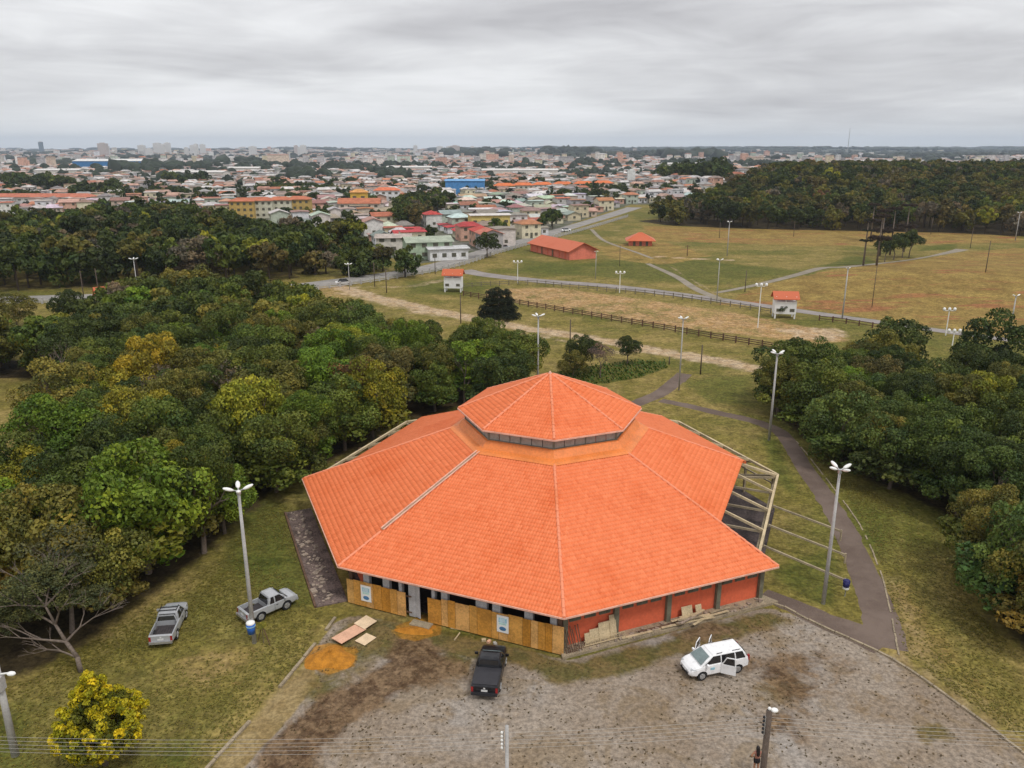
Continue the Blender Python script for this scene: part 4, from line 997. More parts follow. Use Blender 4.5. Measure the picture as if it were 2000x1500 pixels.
# ------------------------------------------------------------------ lamp posts and poles
def lamp_post(u, v, h, label, heads=4, arm=.9, r=.13, group='tall floodlight posts', mat='pole_concrete', z=0):
    p = gp(u, v); root = empty('lamp_post', (p.x, p.y, p.z), 0, label, 'lamp post', group)
    MB().tube((0, 0, -.2), (0, 0, h), r * 1.25, r * .7, 10).build('pole', mat, root, smooth=True)
    MB().tube((0, 0, h - .15), (0, 0, h + .12), r * 1.1, r * 1.0, 10).build('collar', 'steel', root)
    for k in range(heads):
        a = .35 + k * 6.283 / heads; d = Vector((math.cos(a), math.sin(a), .38)).normalized()
        st = Vector((0, 0, h + .05)) + d * .1
        hd = MB().ball(st + d * (arm * .62), arm * .42, 10, 6, (1, .42, .3), rot=d.to_track_quat('X', 'Z').to_matrix()).build('lamp_head', 'lamp_white', root, smooth=True)
        MB().tube(st, st + d * arm * .35, .045, .045, 6).build('arm', 'steel', root)
    return root
lp1 = lamp_post(497, 1256, 11.4, 'grey concrete lamp post with white heads and a blue bin, by the silver pickup')
lamp_post(1608, 1179, 10.8, 'grey lamp post with white heads between the footpath and the open timber frame')
lamp_post(1502, 860, 10.4, 'lamp post with white heads against the right wood, near the path bend')
p = gp(1050, 655, 11.0); lamp_post(1050, 775, 11.2, 'lamp post rising from behind the cupola roof')
lamp_post(1326, 762, 10.2, 'slim pale lamp post where the two footpaths meet', r=.09, arm=.8)
lamp_post(273, 600, 10.2, 'lamp post poking above the far edge of the left wood', r=.1)
lamp_post(683, 566, 6.0, 'short pale lamp post by the street at the pale track', r=.09)
lamp_post(1420, 500, 10.5, 'pale lamp post on the slope beyond the two park paths', r=.13)
lamp_post(1400, 588, 9.0, 'slim lamp post beside the fork of the park road', r=.09)
lamp_post(1645, 622, 10.0, 'bare pale lamp post beside the park road right of the watch hut', r=.13, heads=2, arm=.5)
lamp_post(1973, 645, 6.4, 'lamp post with flat white head at the far right above the wood', r=.14, heads=2)
lamp_post(1983, 470, 10.0, 'lamp post at the far right before the hill forest', r=.14, heads=3)
lamp_post(1163, 545, 7.0, 'thin pale lamp post in front of the barn', r=.08, heads=2, arm=.5)
def park_lamp(u, v, h, label, n=3, s=1.0):
    p = gp(u, v); root = empty('park_lamp', p, 0, label, 'lamp', 'short park lamps with white globes')
    MB().tube((0, 0, -.1), (0, 0, h), .10, .07, 8).build('pole', 'lamp_white', root)
    MB().bar((-.95 * s, 0, h), (.95 * s, 0, h), .09).build('crossbar', 'lamp_white', root)
    for k in range(n):
        x = (k - (n - 1) / 2) * .95 * s; MB().ball((x, 0, h + .28), .27, 10, 6, (1, 1, 1.25)).build('globe', 'lamp_white', root, smooth=True)
park_lamp(1011, 553, 5.2, 'white three-globe park lamp nearest the barn'); park_lamp(1210, 572, 4.6, 'white three-globe park lamp below the small kiosk')
park_lamp(1480, 640, 8.0, 'white three-globe park lamp just left of the right watch hut'); park_lamp(1847, 655, 4.6, 'white three-globe park lamp between the right woods and the road')
park_lamp(1860, 675, 2.4, 'low white park lamp behind the large dark right tree')
def pole(u, v, h, label, r=.11, name='wooden_pole', mat='pole_wood', arm=0):
    p = gp(u, v); root = empty(name, p, .15, label, 'pole', 'thin wooden poles on the grass')
    MB().tube((0, 0, -.2), (0, 0, h), r, r * .8, 8).build('shaft', mat, root, smooth=True)
    if arm: MB().bar((-arm, 0, h - .4), (arm, 0, h - .4), .08).build('crossarm', mat, root)
for a in ((900, 632, 5.8, 'dark wooden pole beside the track near the dark pine'), (1113, 690, 5.8, 'dark wooden pole standing between the two bushes and the track'), (1368, 731, 4.6, 'short dark wooden pole on the lawn right of the path junction'),
          (1307, 712, 1.3, 'short dark stump at the right tip of the green bed'), (732, 560, 6, 'dark pole by the pale track near the street'), (755, 572, 5.5, 'thin pole on the grass left of the left watch hut'), (1210, 520, 6, 'thin pole on the grass between barn and kiosk', .08),
          (1455, 570, 5, 'thin dark pole beside the park path fork'), (1925, 532, 8, 'tall thin dark pole on the dry slope at the right'), (1703, 600, 9, 'thin dark pole on the dry slope behind the right watch hut', .08), (1895, 485, 7, 'dark pole beside the far end of the park path'),
          (1818, 458, 7, 'dark pole against the right part of the hill forest'), (1342, 500, 3.5, 'short dark post with a crossbar on the bare strip', .14, 'wooden_post', 'fence_wood', .9), (165, 590, 7, 'pale pole by the street behind the left field'), (195, 590, 7.5, 'pale pole by the street near the small red roof'),
          (1405, 465, 6, 'thin pole before the left end of the hill forest'), (1550, 462, 6, 'thin pole against the middle of the hill forest'), (850, 535, 5, 'thin pole beside the street left of the round tree')): pole(*a)
# concrete pole with box at the left edge
p = gp(30, 1476); root = empty('utility_pole', p, 0, 'leaning concrete pole with a grey box and white lamp at the left edge', 'pole')
MB().tube((0, 0, -.2), (0, 0, 6.4), .22, .15, 8).build('shaft', 'pole_concrete', root, smooth=True)
MB().box((0, -.1, 4.9), (.5, .45, .85)).build('junction_box', 'pole_concrete', root); MB().tube((.1, 0, 5.4), (.75, -.1, 5.55), .05).build('arm', 'lamp_white', root); MB().ball((.8, -.1, 5.5), .25, 10, 6, (1, .6, .5)).build('lamp_head', 'lamp_white', root)
# blue bin strapped to the first lamp post, and the bin by the footpath
p = gp(497, 1256); root = empty('litter_bin', (p.x - .02, p.y - .32, 0), 0, 'bright blue litter bin with white lid hung on the left lamp post', 'litter bin')
MB().tube((0, 0, 1.0), (0, 0, 1.75), .24, .31, 14).build('bin_body', 'blue_paint', root, smooth=True); MB().tube((0, 0, 1.55), (0, 0, 1.62), .315, .32, 14).build('band', 'poster_blue', root)
MB().ball((0, 0, 1.80), .31, 14, 8, (1, 1, .55)).build('lid', 'lamp_white', root, smooth=True)
p = gp(1650, 1165); root = empty('litter_bin', p, 0, 'dark blue litter bin with a white lower band on a post beside the footpath', 'litter bin')
MB().tube((0, 0, -.1), (0, 0, 1.3), .04).build('post', 'steel', root); MB().tube((0, 0, .75), (0, 0, 1.35), .22, .27, 14).build('bin_body', 'blue_dark', root, smooth=True); MB().tube((0, 0, .68), (0, 0, .83), .235, .245, 14).build('band', 'lamp_white', root)
MB().ball((0, 0, 1.36), .26, 12, 6, (1, 1, .4)).build('lid', 'blue_dark', root, smooth=True)
# sapling with stakes right of the bin
p = gp(515, 1256); root = empty('sapling', p, 0, 'small sapling with yellow leaves tied between thin dark stakes by the lamp post', 'sapling')
for a in ((-.3, .1), (.35, -.2), (.1, .3)): MB().tube((a[0] * 1.6, a[1] * 1.6, -.05), (a[0] * .3, a[1] * .3, 1.15), .028).build('stake', 'timber_dark', root)
link('crown', NEAR[2][0], root, loc=(0, 0, 1.35), scale=(.34, .34, .26), color=(.30, .28, .04)); MB().tube((0, 0, 0), (0, 0, 1.3), .02).build('stem', 'bark', root)

# ------------------------------------------------------------------ ranch fences
def ranch(name, pts, label, step=2.4, h=1.15, mat='fence_wood', rails=(.45, .95), pw=.14, cat='fence', rw=.09):
    root = empty(name, (0, 0, 0), 0, label, cat); p = resample(pts, step); rg = random.Random(int(p[0][0] * 7))
    pm = MB().box((0, 0, h / 2 - .1), (pw, pw, h + .2)).mesh('post', mat)
    for x, y in p: link('post', pm, root, loc=(x, y, tz(x, y) + rg.uniform(-.04, .04)), rz=rg.uniform(-.2, .2))
    L = float(np.hypot(*(p[1] - p[0]))); rm = MB().box((0, 0, 0), (L, .05, rw)).mesh('rail', mat)
    for (x, y), (x2, y2) in zip(p[:-1], p[1:]):
        for z in rails:
            a, b_ = Vector((x, y, tz(x, y) + z)), Vector((x2, y2, tz(x2, y2) + z)); o = link('rail', rm, root, loc=(a + b_) / 2); o.rotation_euler = (b_ - a).to_track_quat('X', 'Z').to_euler()
            o.location.z += rg.uniform(-.03, .03)
ranch('ranch_fence', PX((905, 578), (935, 583), (1040, 600), (1200, 628), (1370, 658), (1570, 692)), 'dark brown two-rail ranch fence running in front of the bare track', rails=(.35, .72, 1.05), pw=.2, rw=.14, h=1.3)
ranch('ranch_fence', PX((870, 566), (940, 560), (1040, 556), (1120, 564), (1280, 578), (1420, 598), (1505, 612)), 'weathered brown ranch fence along the near side of the park road', mat='fence_grey', rails=(.5, 1.0), pw=.18, rw=.12, h=1.25)
ranch('ranch_fence', PX((1600, 626), (1650, 632), (1700, 640), (1760, 648)), 'short stretch of ranch fence right of the right watch hut', mat='fence_wood', pw=.2, rw=.12)
ranch('street_railing', PX((-60, 596), (300, 587), (560, 571), (680, 558), (760, 546), (840, 533), (912, 516), (968, 497), (1046, 475), (1136, 451), (1226, 424)), 'pale concrete post-and-rail barrier following the street bend', step=3.0, mat='pole_concrete', rails=(.35, .7, 1.05), pw=.38, cat='railing', rw=.22, h=1.3)

# ------------------------------------------------------------------ buildings on the field
def gable(mb_wall, L, Wd, h, rise, oh=.6):
    """gable house mesh pieces centred at the origin, ridge along x"""
    pass
def roof_prism(L, Wd, h, rise, oh, th=.14, hip=0.0):
    mb = MB(); a, b_ = L / 2 + oh, Wd / 2 + oh; dz = rise * oh / (Wd / 2)
    for sg in (-1, 1):
        x1 = a - hip; P = [(-a, sg * b_, h - dz), (a, sg * b_, h - dz), (x1, 0, h + rise), (-x1, 0, h + rise)]
        mb.face(P); mb.face([(x, y, z - th) for x, y, z in P][::-1]); mb.face([P[0], P[1], (a, sg * b_, h - dz - th), (-a, sg * b_, h - dz - th)])
        if hip: mb.face([(sg * a, -b_, h - dz), (sg * a, b_, h - dz), (sg * x1, 0, h + rise)])
        else:
            e = (sg * a); mb.face([(e, b_, h - dz), (e, 0, h + rise), (e, 0, h + rise - th), (e, b_, h - dz - th)]); mb.face([(e, -b_, h - dz), (e, 0, h + rise), (e, 0, h + rise - th), (e, -b_, h - dz - th)])
    return mb
def wall_gable(L, Wd, h, rise, hip=False, z0=-.3):
    mb = MB(); mb.box((0, 0, (h + z0) / 2), (L, Wd, h - z0))
    if not hip:
        for sg in (-1, 1): mb.face([(sg * L / 2, -Wd / 2, h), (sg * L / 2, Wd / 2, h), (sg * L / 2, 0, h + rise * .97)])
    return mb
A, B_ = gp(1036, 490), gp(1112, 508); d = (B_ - A); L = d.length; ang = math.atan2(d.y, d.x); nrm = Vector((-d.y, d.x, 0)).normalized()
Wb = 9.5; c_ = (A + B_) / 2 + nrm * Wb / 2
barn = empty('barn', (c_.x, c_.y, tz(c_.x, c_.y)), ang, 'long salmon barn with a weathered orange gable roof on the lawn', 'building')
wall_gable(L, Wb, 2.9, 2.0).build('wall', 'wall_salmon', barn)
roof_prism(L, Wb, 3.0, 2.1, .9).build('roof', 'old_tile', barn)
for i in range(7): MB().box((0, 0, 0), (.25, .12, 2.8)).build('column', 'wall_orange', barn, loc=(-L / 2 + (i + .3) * L / 7, -Wb / 2 - .06, 1.4))
for x in (-L * .18, L * .1): MB().box((0, 0, 0), (1.1, .08, 2.1)).build('door', 'window_dark', barn, loc=(x, -Wb / 2 - .05, 1.05))
p = gp(1250, 478); kio = empty('kiosk', p, -.1, 'small square salmon kiosk with an orange hipped roof right of the barn', 'building')
wall_gable(8, 7, 2.5, 0, True).build('wall', 'wall_salmon', kio); roof_prism(8, 7, 2.5, 1.9, 1.2, hip=4.6).build('roof', 'old_tile', kio)
for x in (-2.2, 0, 2.2): MB().box((0, 0, 0), (.9, .1, 1.9)).build('door', 'window_dark', kio, loc=(x, -3.52, 1))
def hut(u, v, rz, label):
    p = gp(u, v); h = empty('watch_hut', p, rz, label, 'watch hut', 'white watch huts beside the ranch fence')
    MB().box((0, 0, 2.2), (4.2, 2.6, 2.5)).build('cabin', 'white_render', h)
    for x in (-1.9, 1.9):
        for y in (-1.1, 1.1): MB().box((0, 0, 0), (.28, .28, 1.3)).build('leg', 'white_render', h, loc=(x, y, .5))
    for x in (-1.3, 1.3):
        w = MB().box((0, 0, 0), (.9, .08, .6)).build('window', 'window_dark', h, loc=(x, -1.32, 1.75))
    for x in (-1.95, 0, 1.95):
        for y in (-1.15, 1.15): MB().box((0, 0, 0), (.2, .2, 1.1)).build('column', 'white_render', h, loc=(x, y, 3.95))
    roof_prism(4.2, 2.6, 4.4, 1.0, .45).build('roof', 'old_tile', h)
hut(886, 569, -.1, 'white raised watch hut with faded red roof at the left end of the ranch fence')
hut(1530, 620, -.12, 'white raised watch hut with orange roof beside the park road, right')
p = gp(214, 596); sh = empty('shed', p, .6, 'small shed with a red tiled roof half hidden behind the left wood', 'shed'); wall_gable(4.6, 4, 2.2, 1.5).build('wall', 'wall_salmon', sh); roof_prism(4.6, 4, 2.3, 1.9, .5).build('roof', 'old_tile', sh)
# cars on the far street
def small_car(u, v, rz, col, label):
    p = gp(u, v); r_ = empty('parked_car', p, rz, label, 'car', 'small cars on the far street')
    MB().loft([[(x, y * w, z) for y, z in ((-1, .3), (-1, .75), (-.85, .9), (.85, .9), (1, .75), (1, .3))] for x, w in ((-2.1, .7), (-1.8, .82), (1.7, .82), (2.1, .65))]).build('body', col, r_)
    MB().loft([[(x0, y * .78, z) for x0, y, z in ((a, -1, .88), (b_, -.85, 1.42), (b_, .85, 1.42), (a, 1, .88))] for a, b_ in ((-1.5, -1.1), (1.1, .5))]).build('cabin', 'glass_dark', r_)
    for x in (-1.3, 1.3):
        for y in (-.8, .8): MB().tube((x, y - .1, .32), (x, y + .1, .32), .32, .32, 10).build('wheel', 'rubber', r_)
small_car(520, 568, .05, 'paint_white', 'white car on the far street above the left wood'); small_car(672, 556, .1, 'paint_white', 'white car parked beside the pale track at the street'); small_car(985, 486, .6, 'paint_silver', 'silver car on the street by the round tree'); small_car(1105, 452, .5, 'paint_white', 'white car on the street behind the barn')

# ------------------------------------------------------------------ town
WALLC = [(.62, .58, .52), (.70, .68, .65), (.55, .45, .36), (.60, .52, .36), (.66, .60, .56), (.52, .50, .48), (.60, .36, .27), (.45, .50, .42), (.68, .62, .45), (.42, .40, .40), (.70, .70, .72)]
ROOFC = [(.34, .13, .075), (.40, .17, .10), (.30, .16, .12), (.26, .20, .17), (.30, .29, .28), (.42, .26, .20), (.22, .20, .20), (.48, .20, .11), (.45, .43, .42), (.36, .24, .19), (.55, .52, .50)]
ROOFW = [6, 6, 8, 10, 14, 14, 8, 3, 18, 12, 18]
def town_ok(x, y):
    lx = [p_[0] for p_ in ZN['lim']]; ly = [p_[1] for p_ in ZN['lim']]
    if y < np.interp(x, lx, ly) + 6: return False
    if x > 60 and y < 720 and y < 400 + (x - 75) * 1.9 + 12: return False
    if y > 380 and x > 540 and y < 700: return False
    if inside(np.array([x]), np.array([y]), WOOD_T)[0] or inside(np.array([x]), np.array([y]), WOOD_M)[0]: return False
    return True
rgt = random.Random(77)
H_, GREEN = [], []
def vn(x, y): return math.sin(x / 47.0 + 1.3 * math.sin(y / 61.0)) + math.sin(y / 39.0 + 2.1 * math.sin(x / 83.0)) + .6 * math.sin((x + y) / 23.0)
def street_grid(y0, y1, rot, bx, by):
    ca, sa = math.cos(rot), math.sin(rot); Rm = y1 * 1.25
    n_ = int(Rm / by) + 2; m_ = int(Rm / bx) + 2
    for j in range(-n_, n_):
        if j % 3 == 0: continue
        for i in range(-m_, m_):
            if i % 9 == 0: continue
            gx, gy = i * bx + rgt.uniform(-1.2, 1.2), j * by + rgt.uniform(-1.5, 1.5)
            x, y = gx * ca - gy * sa, gx * sa + gy * ca
            if not (y0 < y < y1) or abs(math.degrees(math.atan2(x, y))) > 36 or not town_ok(x, y): continue
            g = vn(x, y)
            if g > 1.75 or rgt.random() < .07: GREEN.append((x, y)); continue
            H_.append((x, y, rot + (math.pi / 2 if rgt.random() < .4 else 0) + rgt.gauss(0, .04)))
street_grid(270, 800, .32, 7.9, 9.4)
street_grid(800, 1600, -.2, 11, 13.5)
H_.sort(key=lambda q: math.hypot(q[0], q[1]))
def near_lm(x, y): return any((x - a) ** 2 + (y - b_) ** 2 < r_ * r_ for a, b_, r_ in LM)
LM = [(*g2(909, 380), 17), (*g2(545, 425), 17), (*g2(1100, 372), 24), (*g2(1020, 378), 14), (*g2(60, 400), 30), (*g2(700, 410), 10), (*g2(775, 400), 8)]
H_ = [q for q in H_ if not near_lm(q[0], q[1])]
wallv = [(7, 6.5, 3.0, 1.3, False), (8.5, 6.5, 3.1, 1.4, False), (8, 7, 5.6, 1.2, True), (6.5, 6.5, 3.0, 1.4, True), (9, 7.5, 5.6, 1.3, False), (7, 6, 3.2, .3, False), (8, 7, 6.0, .25, False), (6, 5, 2.6, .2, False)]
HM = []
for (L, Wd, h, ri, hip) in wallv:
    wm = wall_gable(L, Wd, h, ri, hip).mesh('wall', 'house_wall'); rm = roof_prism(L, Wd, h, ri, .55, hip=2.6 if hip else 0).mesh('roof', 'house_roof')
    HM.append((wm, rm))
win_me = MB().box((0, 0, 0), (1.2, .08, 1.1)).mesh('window', 'window_dark'); door_me = MB().box((0, 0, 0), (1.0, .08, 2.1)).mesh('door', 'window_dark')
RED = PX((780, 500), (800, 440), (870, 440), (950, 470), (940, 500))
hn = {(.34, .13, .075): 'brick-red', (.40, .17, .10): 'terracotta', (.30, .16, .12): 'dull red', (.26, .20, .17): 'brown', (.30, .29, .28): 'grey', (.42, .26, .20): 'faded pink', (.22, .20, .20): 'dark grey', (.48, .20, .11): 'orange', (.45, .43, .42): 'pale grey', (.36, .24, .19): 'weathered tan', (.55, .52, .50): 'whitish'}
wn_ = ['cream', 'off-white', 'tan', 'ochre', 'pinkish white', 'grey', 'salmon', 'pale green', 'yellow', 'dark grey', 'white']
items = [list(q) + [0] for q in H_[:292]]
RL = rowlabels(items, 18)
for q in items:
    x, y, a, _ = q; L, Wd, h, ri, hip = wallv[k := rgt.randrange(len(wallv))]
    rc = rgt.choices(ROOFC, ROOFW)[0]; wi = rgt.randrange(len(WALLC)); wc = WALLC[wi]; rname = hn[rc]
    if inside(np.array([x]), np.array([y]), RED)[0]: rc = (.42, .06, .06); rname = 'crimson'
    row, pl = RL[id(q)]
    hs = empty('town_house', (x, y, tz(x, y)), a, f'{wn_[wi]} house with {rname} roof, {pl} from left in {row} row of the town', 'house', 'houses of the near town')
    link('wall', HM[k][0], hs, color=wc); link('roof', HM[k][1], hs, color=tuple(c * rgt.uniform(.85, 1.2) for c in rc))
    for sg in (-1, 1):
        for zz in ([1.6] if h < 4 else [1.5, 4.3]):
            link('window', win_me, hs, loc=(-L * .25, sg * (Wd / 2 + .02), zz)); link('window', win_me, hs, loc=(L * .25, sg * (Wd / 2 + .02), zz))
    link('door', door_me, hs, loc=(0, -(Wd / 2 + .02), 1.05))
    for sg in (-1, 1): link('window', win_me, hs, loc=(sg * (L / 2 + .02), 0, 1.6), rz=math.pi / 2)
# the rest of the town as one mass
def house_mass(items, seed):
    rg = np.random.default_rng(seed); V, F, C = [], [], []
    for (x, y, a, L, Wd, h, ri, rc, wc, wins) in items:
        ca, sa = math.cos(a), math.sin(a); z0 = float(terr(x, y)); b = len(V)
        def P(px_, py_, pz_): V.append((x + px_ * ca - py_ * sa, y + px_ * sa + py_ * ca, z0 + pz_))
        def quad(ps, c):
            k = len(V)
            for q in ps: P(*q); C.append((*c, 1))
            F.append((k, k + 1, k + 2, k + 3))
        l, w = L / 2, Wd / 2
        quad([(-l, -w, -1), (l, -w, -1), (l, -w, h), (-l, -w, h)], wc); quad([(l, -w, -1), (l, w, -1), (l, w, h), (l, -w, h)], wc)
        quad([(l, w, -1), (-l, w, -1), (-l, w, h), (l, w, h)], wc); quad([(-l, w, -1), (-l, -w, -1), (-l, -w, h), (-l, w, h)], wc)
        o = .5; a2, b2 = l + o, w + o
        quad([(-a2, -b2, h - .1), (a2, -b2, h - .1), (a2 - ri, 0, h + ri), (-a2 + ri, 0, h + ri)], rc); quad([(a2, b2, h - .1), (-a2, b2, h - .1), (-a2 + ri, 0, h + ri), (a2 - ri, 0, h + ri)], rc)
        quad([(a2, -b2, h - .1), (a2, b2, h - .1), (a2 - ri, 0, h + ri), (a2 - ri, 0, h + ri - .01)], rc); quad([(-a2, b2, h - .1), (-a2, -b2, h - .1), (-a2 + ri, 0, h + ri), (-a2 + ri, 0, h + ri - .01)], rc)
        if wins:
            dk = (.05, .05, .055)
            for zz in np.arange(1.3, h - .8, 2.8):
                for q in (-.3, .15, .32) if L < 14 else np.arange(-.42, .45, .12):
                    quad([(q * L, -w - .04, zz - .5), (q * L + 1.1, -w - .04, zz - .5), (q * L + 1.1, -w - .04, zz + .5), (q * L, -w - .04, zz + .5)], dk)
                    quad([(q * L + 1.1, w + .04, zz - .5), (q * L, w + .04, zz - .5), (q * L, w + .04, zz + .5), (q * L + 1.1, w + .04, zz + .5)], dk)
                for sg in (-1, 1): quad([(sg * (l + .04), -.7, zz - .5), (sg * (l + .04), .7, zz - .5), (sg * (l + .04), .7, zz + .5), (sg * (l + .04), -.7, zz + .5)], dk)
    return np_mesh('distant_houses', np.array(V), np.array(F), 'mass_house', False, {'col': ('FLOAT_COLOR', np.array(C))})
hm = []
def jit(c, s=.15): k = rgt.uniform(1 - s, 1 + s); return tuple(min(.9, v * k) for v in c)
for x, y, a in H_[292:]:
    L, Wd, h, ri, hip = rgt.choice(wallv)
    if y > 800: L *= 1.1; Wd *= 1.1
    hm.append((x, y, a, L, Wd, h, max(.2, ri), jit(rgt.choices(ROOFC, ROOFW)[0]), jit(rgt.choice(WALLC)), y < 900))
n_far = 0
while n_far < 13000:
    th = R(rgt.uniform(-36, 36)); rr = 1560 * (4.6 ** (rgt.random() ** 1.25)); x, y = rr * math.sin(th), rr * math.cos(th)
    g = vn(x / 5, y / 5); lim = 1.5 if x < y * .05 else (1.1 if y < 2600 else -.4)
    if y > 3300 and x > 0: lim = -1.2
    if g > lim: 
        if rgt.random() < .3: GREEN.append((x, y))
        n_far += .3; continue
    s = 1 + (rr - 1400) / 3600; big = rgt.random() < .03
    L = rgt.uniform(7, 13) * s * (3 if big else 1); Wd = rgt.uniform(6, 9) * s * (1.8 if big else 1); h = rgt.uniform(3.5, 7) + (rgt.random() < .03) * rgt.uniform(5, 16)
    hm.append((x, y, rgt.uniform(-.4, .4), L, Wd, h, .5 + 1.2 * rgt.random(), jit(rgt.choices(ROOFC, ROOFW)[0]), jit(rgt.choice(WALLC)), False)); n_far += 1
tag(link('distant_houses', house_mass(hm, 3)), 'dense far rows of small pale houses with red and grey roofs up to the horizon', 'houses', kind='stuff')
# green between the houses
gi = []
rg = random.Random(31)
for x, y in GREEN:
    d_ = math.hypot(x, y); n_ = 2 if d_ < 800 else 1
    for _ in range(n_):
        r = rg.uniform(2.6, 4.6) * (1 if d_ < 800 else min(3.4, d_ / 750)); gi.append((x + rg.uniform(-5, 5), y + rg.uniform(-5, 5), r, (r * 1.5 + 1) if d_ < 1500 else r * .9 + 2, rg.choice(['dark green', 'dark green', 'blue-green', 'mid green', 'olive green'])))
for _ in range(300):      # dark groves and street trees
    th = R(rg.uniform(-36, 36)); rr = 400 * (9 ** rg.random()); x, y = rr * math.sin(th), rr * math.cos(th)
    if not town_ok(x, y): continue
    for k in range(rg.choice([1, 2, 4])):
        r = rg.uniform(2.6, 5) * max(1, min(2.6, rr / 900)); gi.append((x + rg.gauss(0, 2 * r), y + rg.gauss(0, r), r, (r * 1.6 + 1) if rr < 1500 else r + 2, rg.choice(['dark green', 'blue-green', 'dark green'])))
for _ in range(3000):
    th = R(rg.uniform(-36, 36)); rr = 480 * (8.5 ** rg.random()); x, y = rr * math.sin(th), rr * math.cos(th)
    if rr < 800 and rg.random() < .6: continue
    if town_ok(x, y): gi.append((x, y, rg.uniform(1.8, 3.6) * max(1, rr / 1100), rg.uniform(4, 7) * max(1, rr / 2200), 'far dark'))
# woods: belts at given picture places, and the long forested ridge on the right horizon
for (u0, u1, v, n_, r) in ((150, 235, 388, 16, 8), (20, 140, 372, 26, 9), (230, 340, 336, 26, 13), (320, 400, 362, 14, 9), (860, 1000, 305, 30, 26), (560, 640, 350, 14, 9), (1190, 1245, 385, 10, 6), (1280, 1420, 352, 30, 10), (1060, 1180, 303, 24, 26), (1300, 1420, 310, 26, 24), (430, 560, 322, 24, 15), (640, 700, 336, 10, 12), (740, 800, 352, 10, 8)):
    for k in range(n_):
        p = gp(rg.uniform(u0, u1), v + rg.gauss(0, 2.0)); rr_ = r * rg.uniform(.7, 1.2); gi.append((p.x, p.y, rr_ * .9, rr_ * 1.35 if r < 12 else rr_ * .9 + 3, rg.choice(['dark green', 'blue-green', 'dark green', 'mid green'])))
for k in range(900):
    y = rg.uniform(3700, 9000); u_ = rg.uniform(1050, 2050) if k % 4 else rg.uniform(-50, 1050); x = (u_ - 1000) / FPX * y
    r = rg.uniform(25, 60) * y / 5000; gi.append((x, y, r, r * .16 + 5, rg.choice(['dark green', 'blue-green'])))
def green_mass(items, seed):
    bm = bmesh.new(); bmesh.ops.create_icosphere(bm, subdivisions=2, radius=1); v0 = np.array([a.co[:] for a in bm.verts]); f0 = np.array([[a.index for a in f.verts] for f in bm.faces]); bm.free()
    rg = np.random.default_rng(seed); V, F, T, C = [], [], [], []; b = 0
    for x, y, r, h, tone in items:
        v = v0 * (1 + rg.normal(0, .16, (len(v0), 1))) * np.array([r, r, h * .62 if h < r * 1.2 else r]); v[:, 2] = np.maximum(v[:, 2], -h * .7) + (h * .45 if h < r * 1.2 else h - r)
        w = v + np.array([x, y, float(terr(x, y))]); V.append(w); F.append(f0 + b); b += len(w)
        t = np.clip(rg.normal(1, .28, (len(w), 1)), .4, 1.8); T.append(np.c_[t, t, t, np.ones(len(w))]); c = np.array(PAL[tone]) * rg.uniform(.75, 1.2); C.append(np.tile([*c, 1], (len(w), 1)))
    return np_mesh('town_greenery', np.concatenate(V), np.concatenate(F), 'leaf_mass', False, {'tint': ('FLOAT_COLOR', np.concatenate(T)), 'col': ('FLOAT_COLOR', np.concatenate(C))})
near_g = [g for g in gi if math.hypot(g[0], g[1]) < 800]; far_g = [(*g[:4], 'far dark') for g in gi if math.hypot(g[0], g[1]) >= 800]
tag(mass('street_trees', near_g, 12), 'dark green trees scattered between the houses of the near town', 'trees', kind='stuff')
tag(link('town_greenery', green_mass(far_g, 6)), 'dark green groves and forested ridge in the far town up to the horizon', 'trees', kind='stuff')
# landmark buildings of the town
def block(name, u, v, L, Wd, h, rz, wc, rc, label, ri=1.2, hip=0.0, wins=(0, 0), cat='building', group=None, wcol='window_dark'):
    p = gp(u, v); r_ = empty(name, p, rz, label, cat, group)
    link('wall', wall_gable(L, Wd, h, ri, bool(hip)).mesh('wall', 'house_wall'), r_, color=wc); link('roof', roof_prism(L, Wd, h, ri, .6, hip=hip).mesh('roof', 'house_roof'), r_, color=rc)
    nx, nz = wins
    if nx:
        wme = MB().box((0, 0, 0), (L / nx * .45, .1, 1.2)).mesh('window', wcol)
        for i in range(nx):
            for j in range(nz): link('window', wme, r_, loc=(-L / 2 + (i + .5) * L / nx, -Wd / 2 - .04, 1.6 + j * 2.8))
    return r_
block('warehouse', 909, 381, 28, 14, 10.5, 0, (.08, .26, .55), (.16, .36, .62), 'long bright blue warehouse in the middle of the town', 1.0, wins=(7, 1))
for k in range(4): block('apartment_block', 478 + k * 36, 426 - k * 1.5, 11.5, 10, 8.6, .1, (.60, .58, .46) if k % 3 else (.52, .36, .12), (.45, .15, .08), f'yellow and cream apartment block, {ORD[k]} from the left of its row above the far wood', 1.3, 3.5, (4, 3), 'apartment block', 'cream apartment blocks in a row')
for k, u in enumerate((985, 1022, 1060, 1100, 1140, 1178)): block('row_house', u, 378 - k * 1.2, 15, 9, 6.2, .05, ((.66, .50, .20), (.62, .60, .52), (.70, .68, .62))[k % 3], (.62, .17, .06), f'terrace house with vivid orange roof, {ORD[k]} from the left in the long row', 1.7, 3.5, (4, 2), 'house', 'orange-roofed terrace row')
for k, u in enumerate((8, 38, 68, 98, 128, 160)): block('row_house', u, 405, 15, 9, 6.4, .05, (.66, .62, .56), (.46, .16, .10), f'terrace house with red roof at the far left, {ORD[k]} from the left edge', 1.6, 3.5, (4, 2), 'house', 'red-roofed terrace row at far left')
block('apartment_block', 757, 400, 15, 10, 9, .1, (.72, .72, .72), (.62, .17, .08), 'white three-storey block with bright red roof in the town centre', 1.4, 3.5, (4, 3))
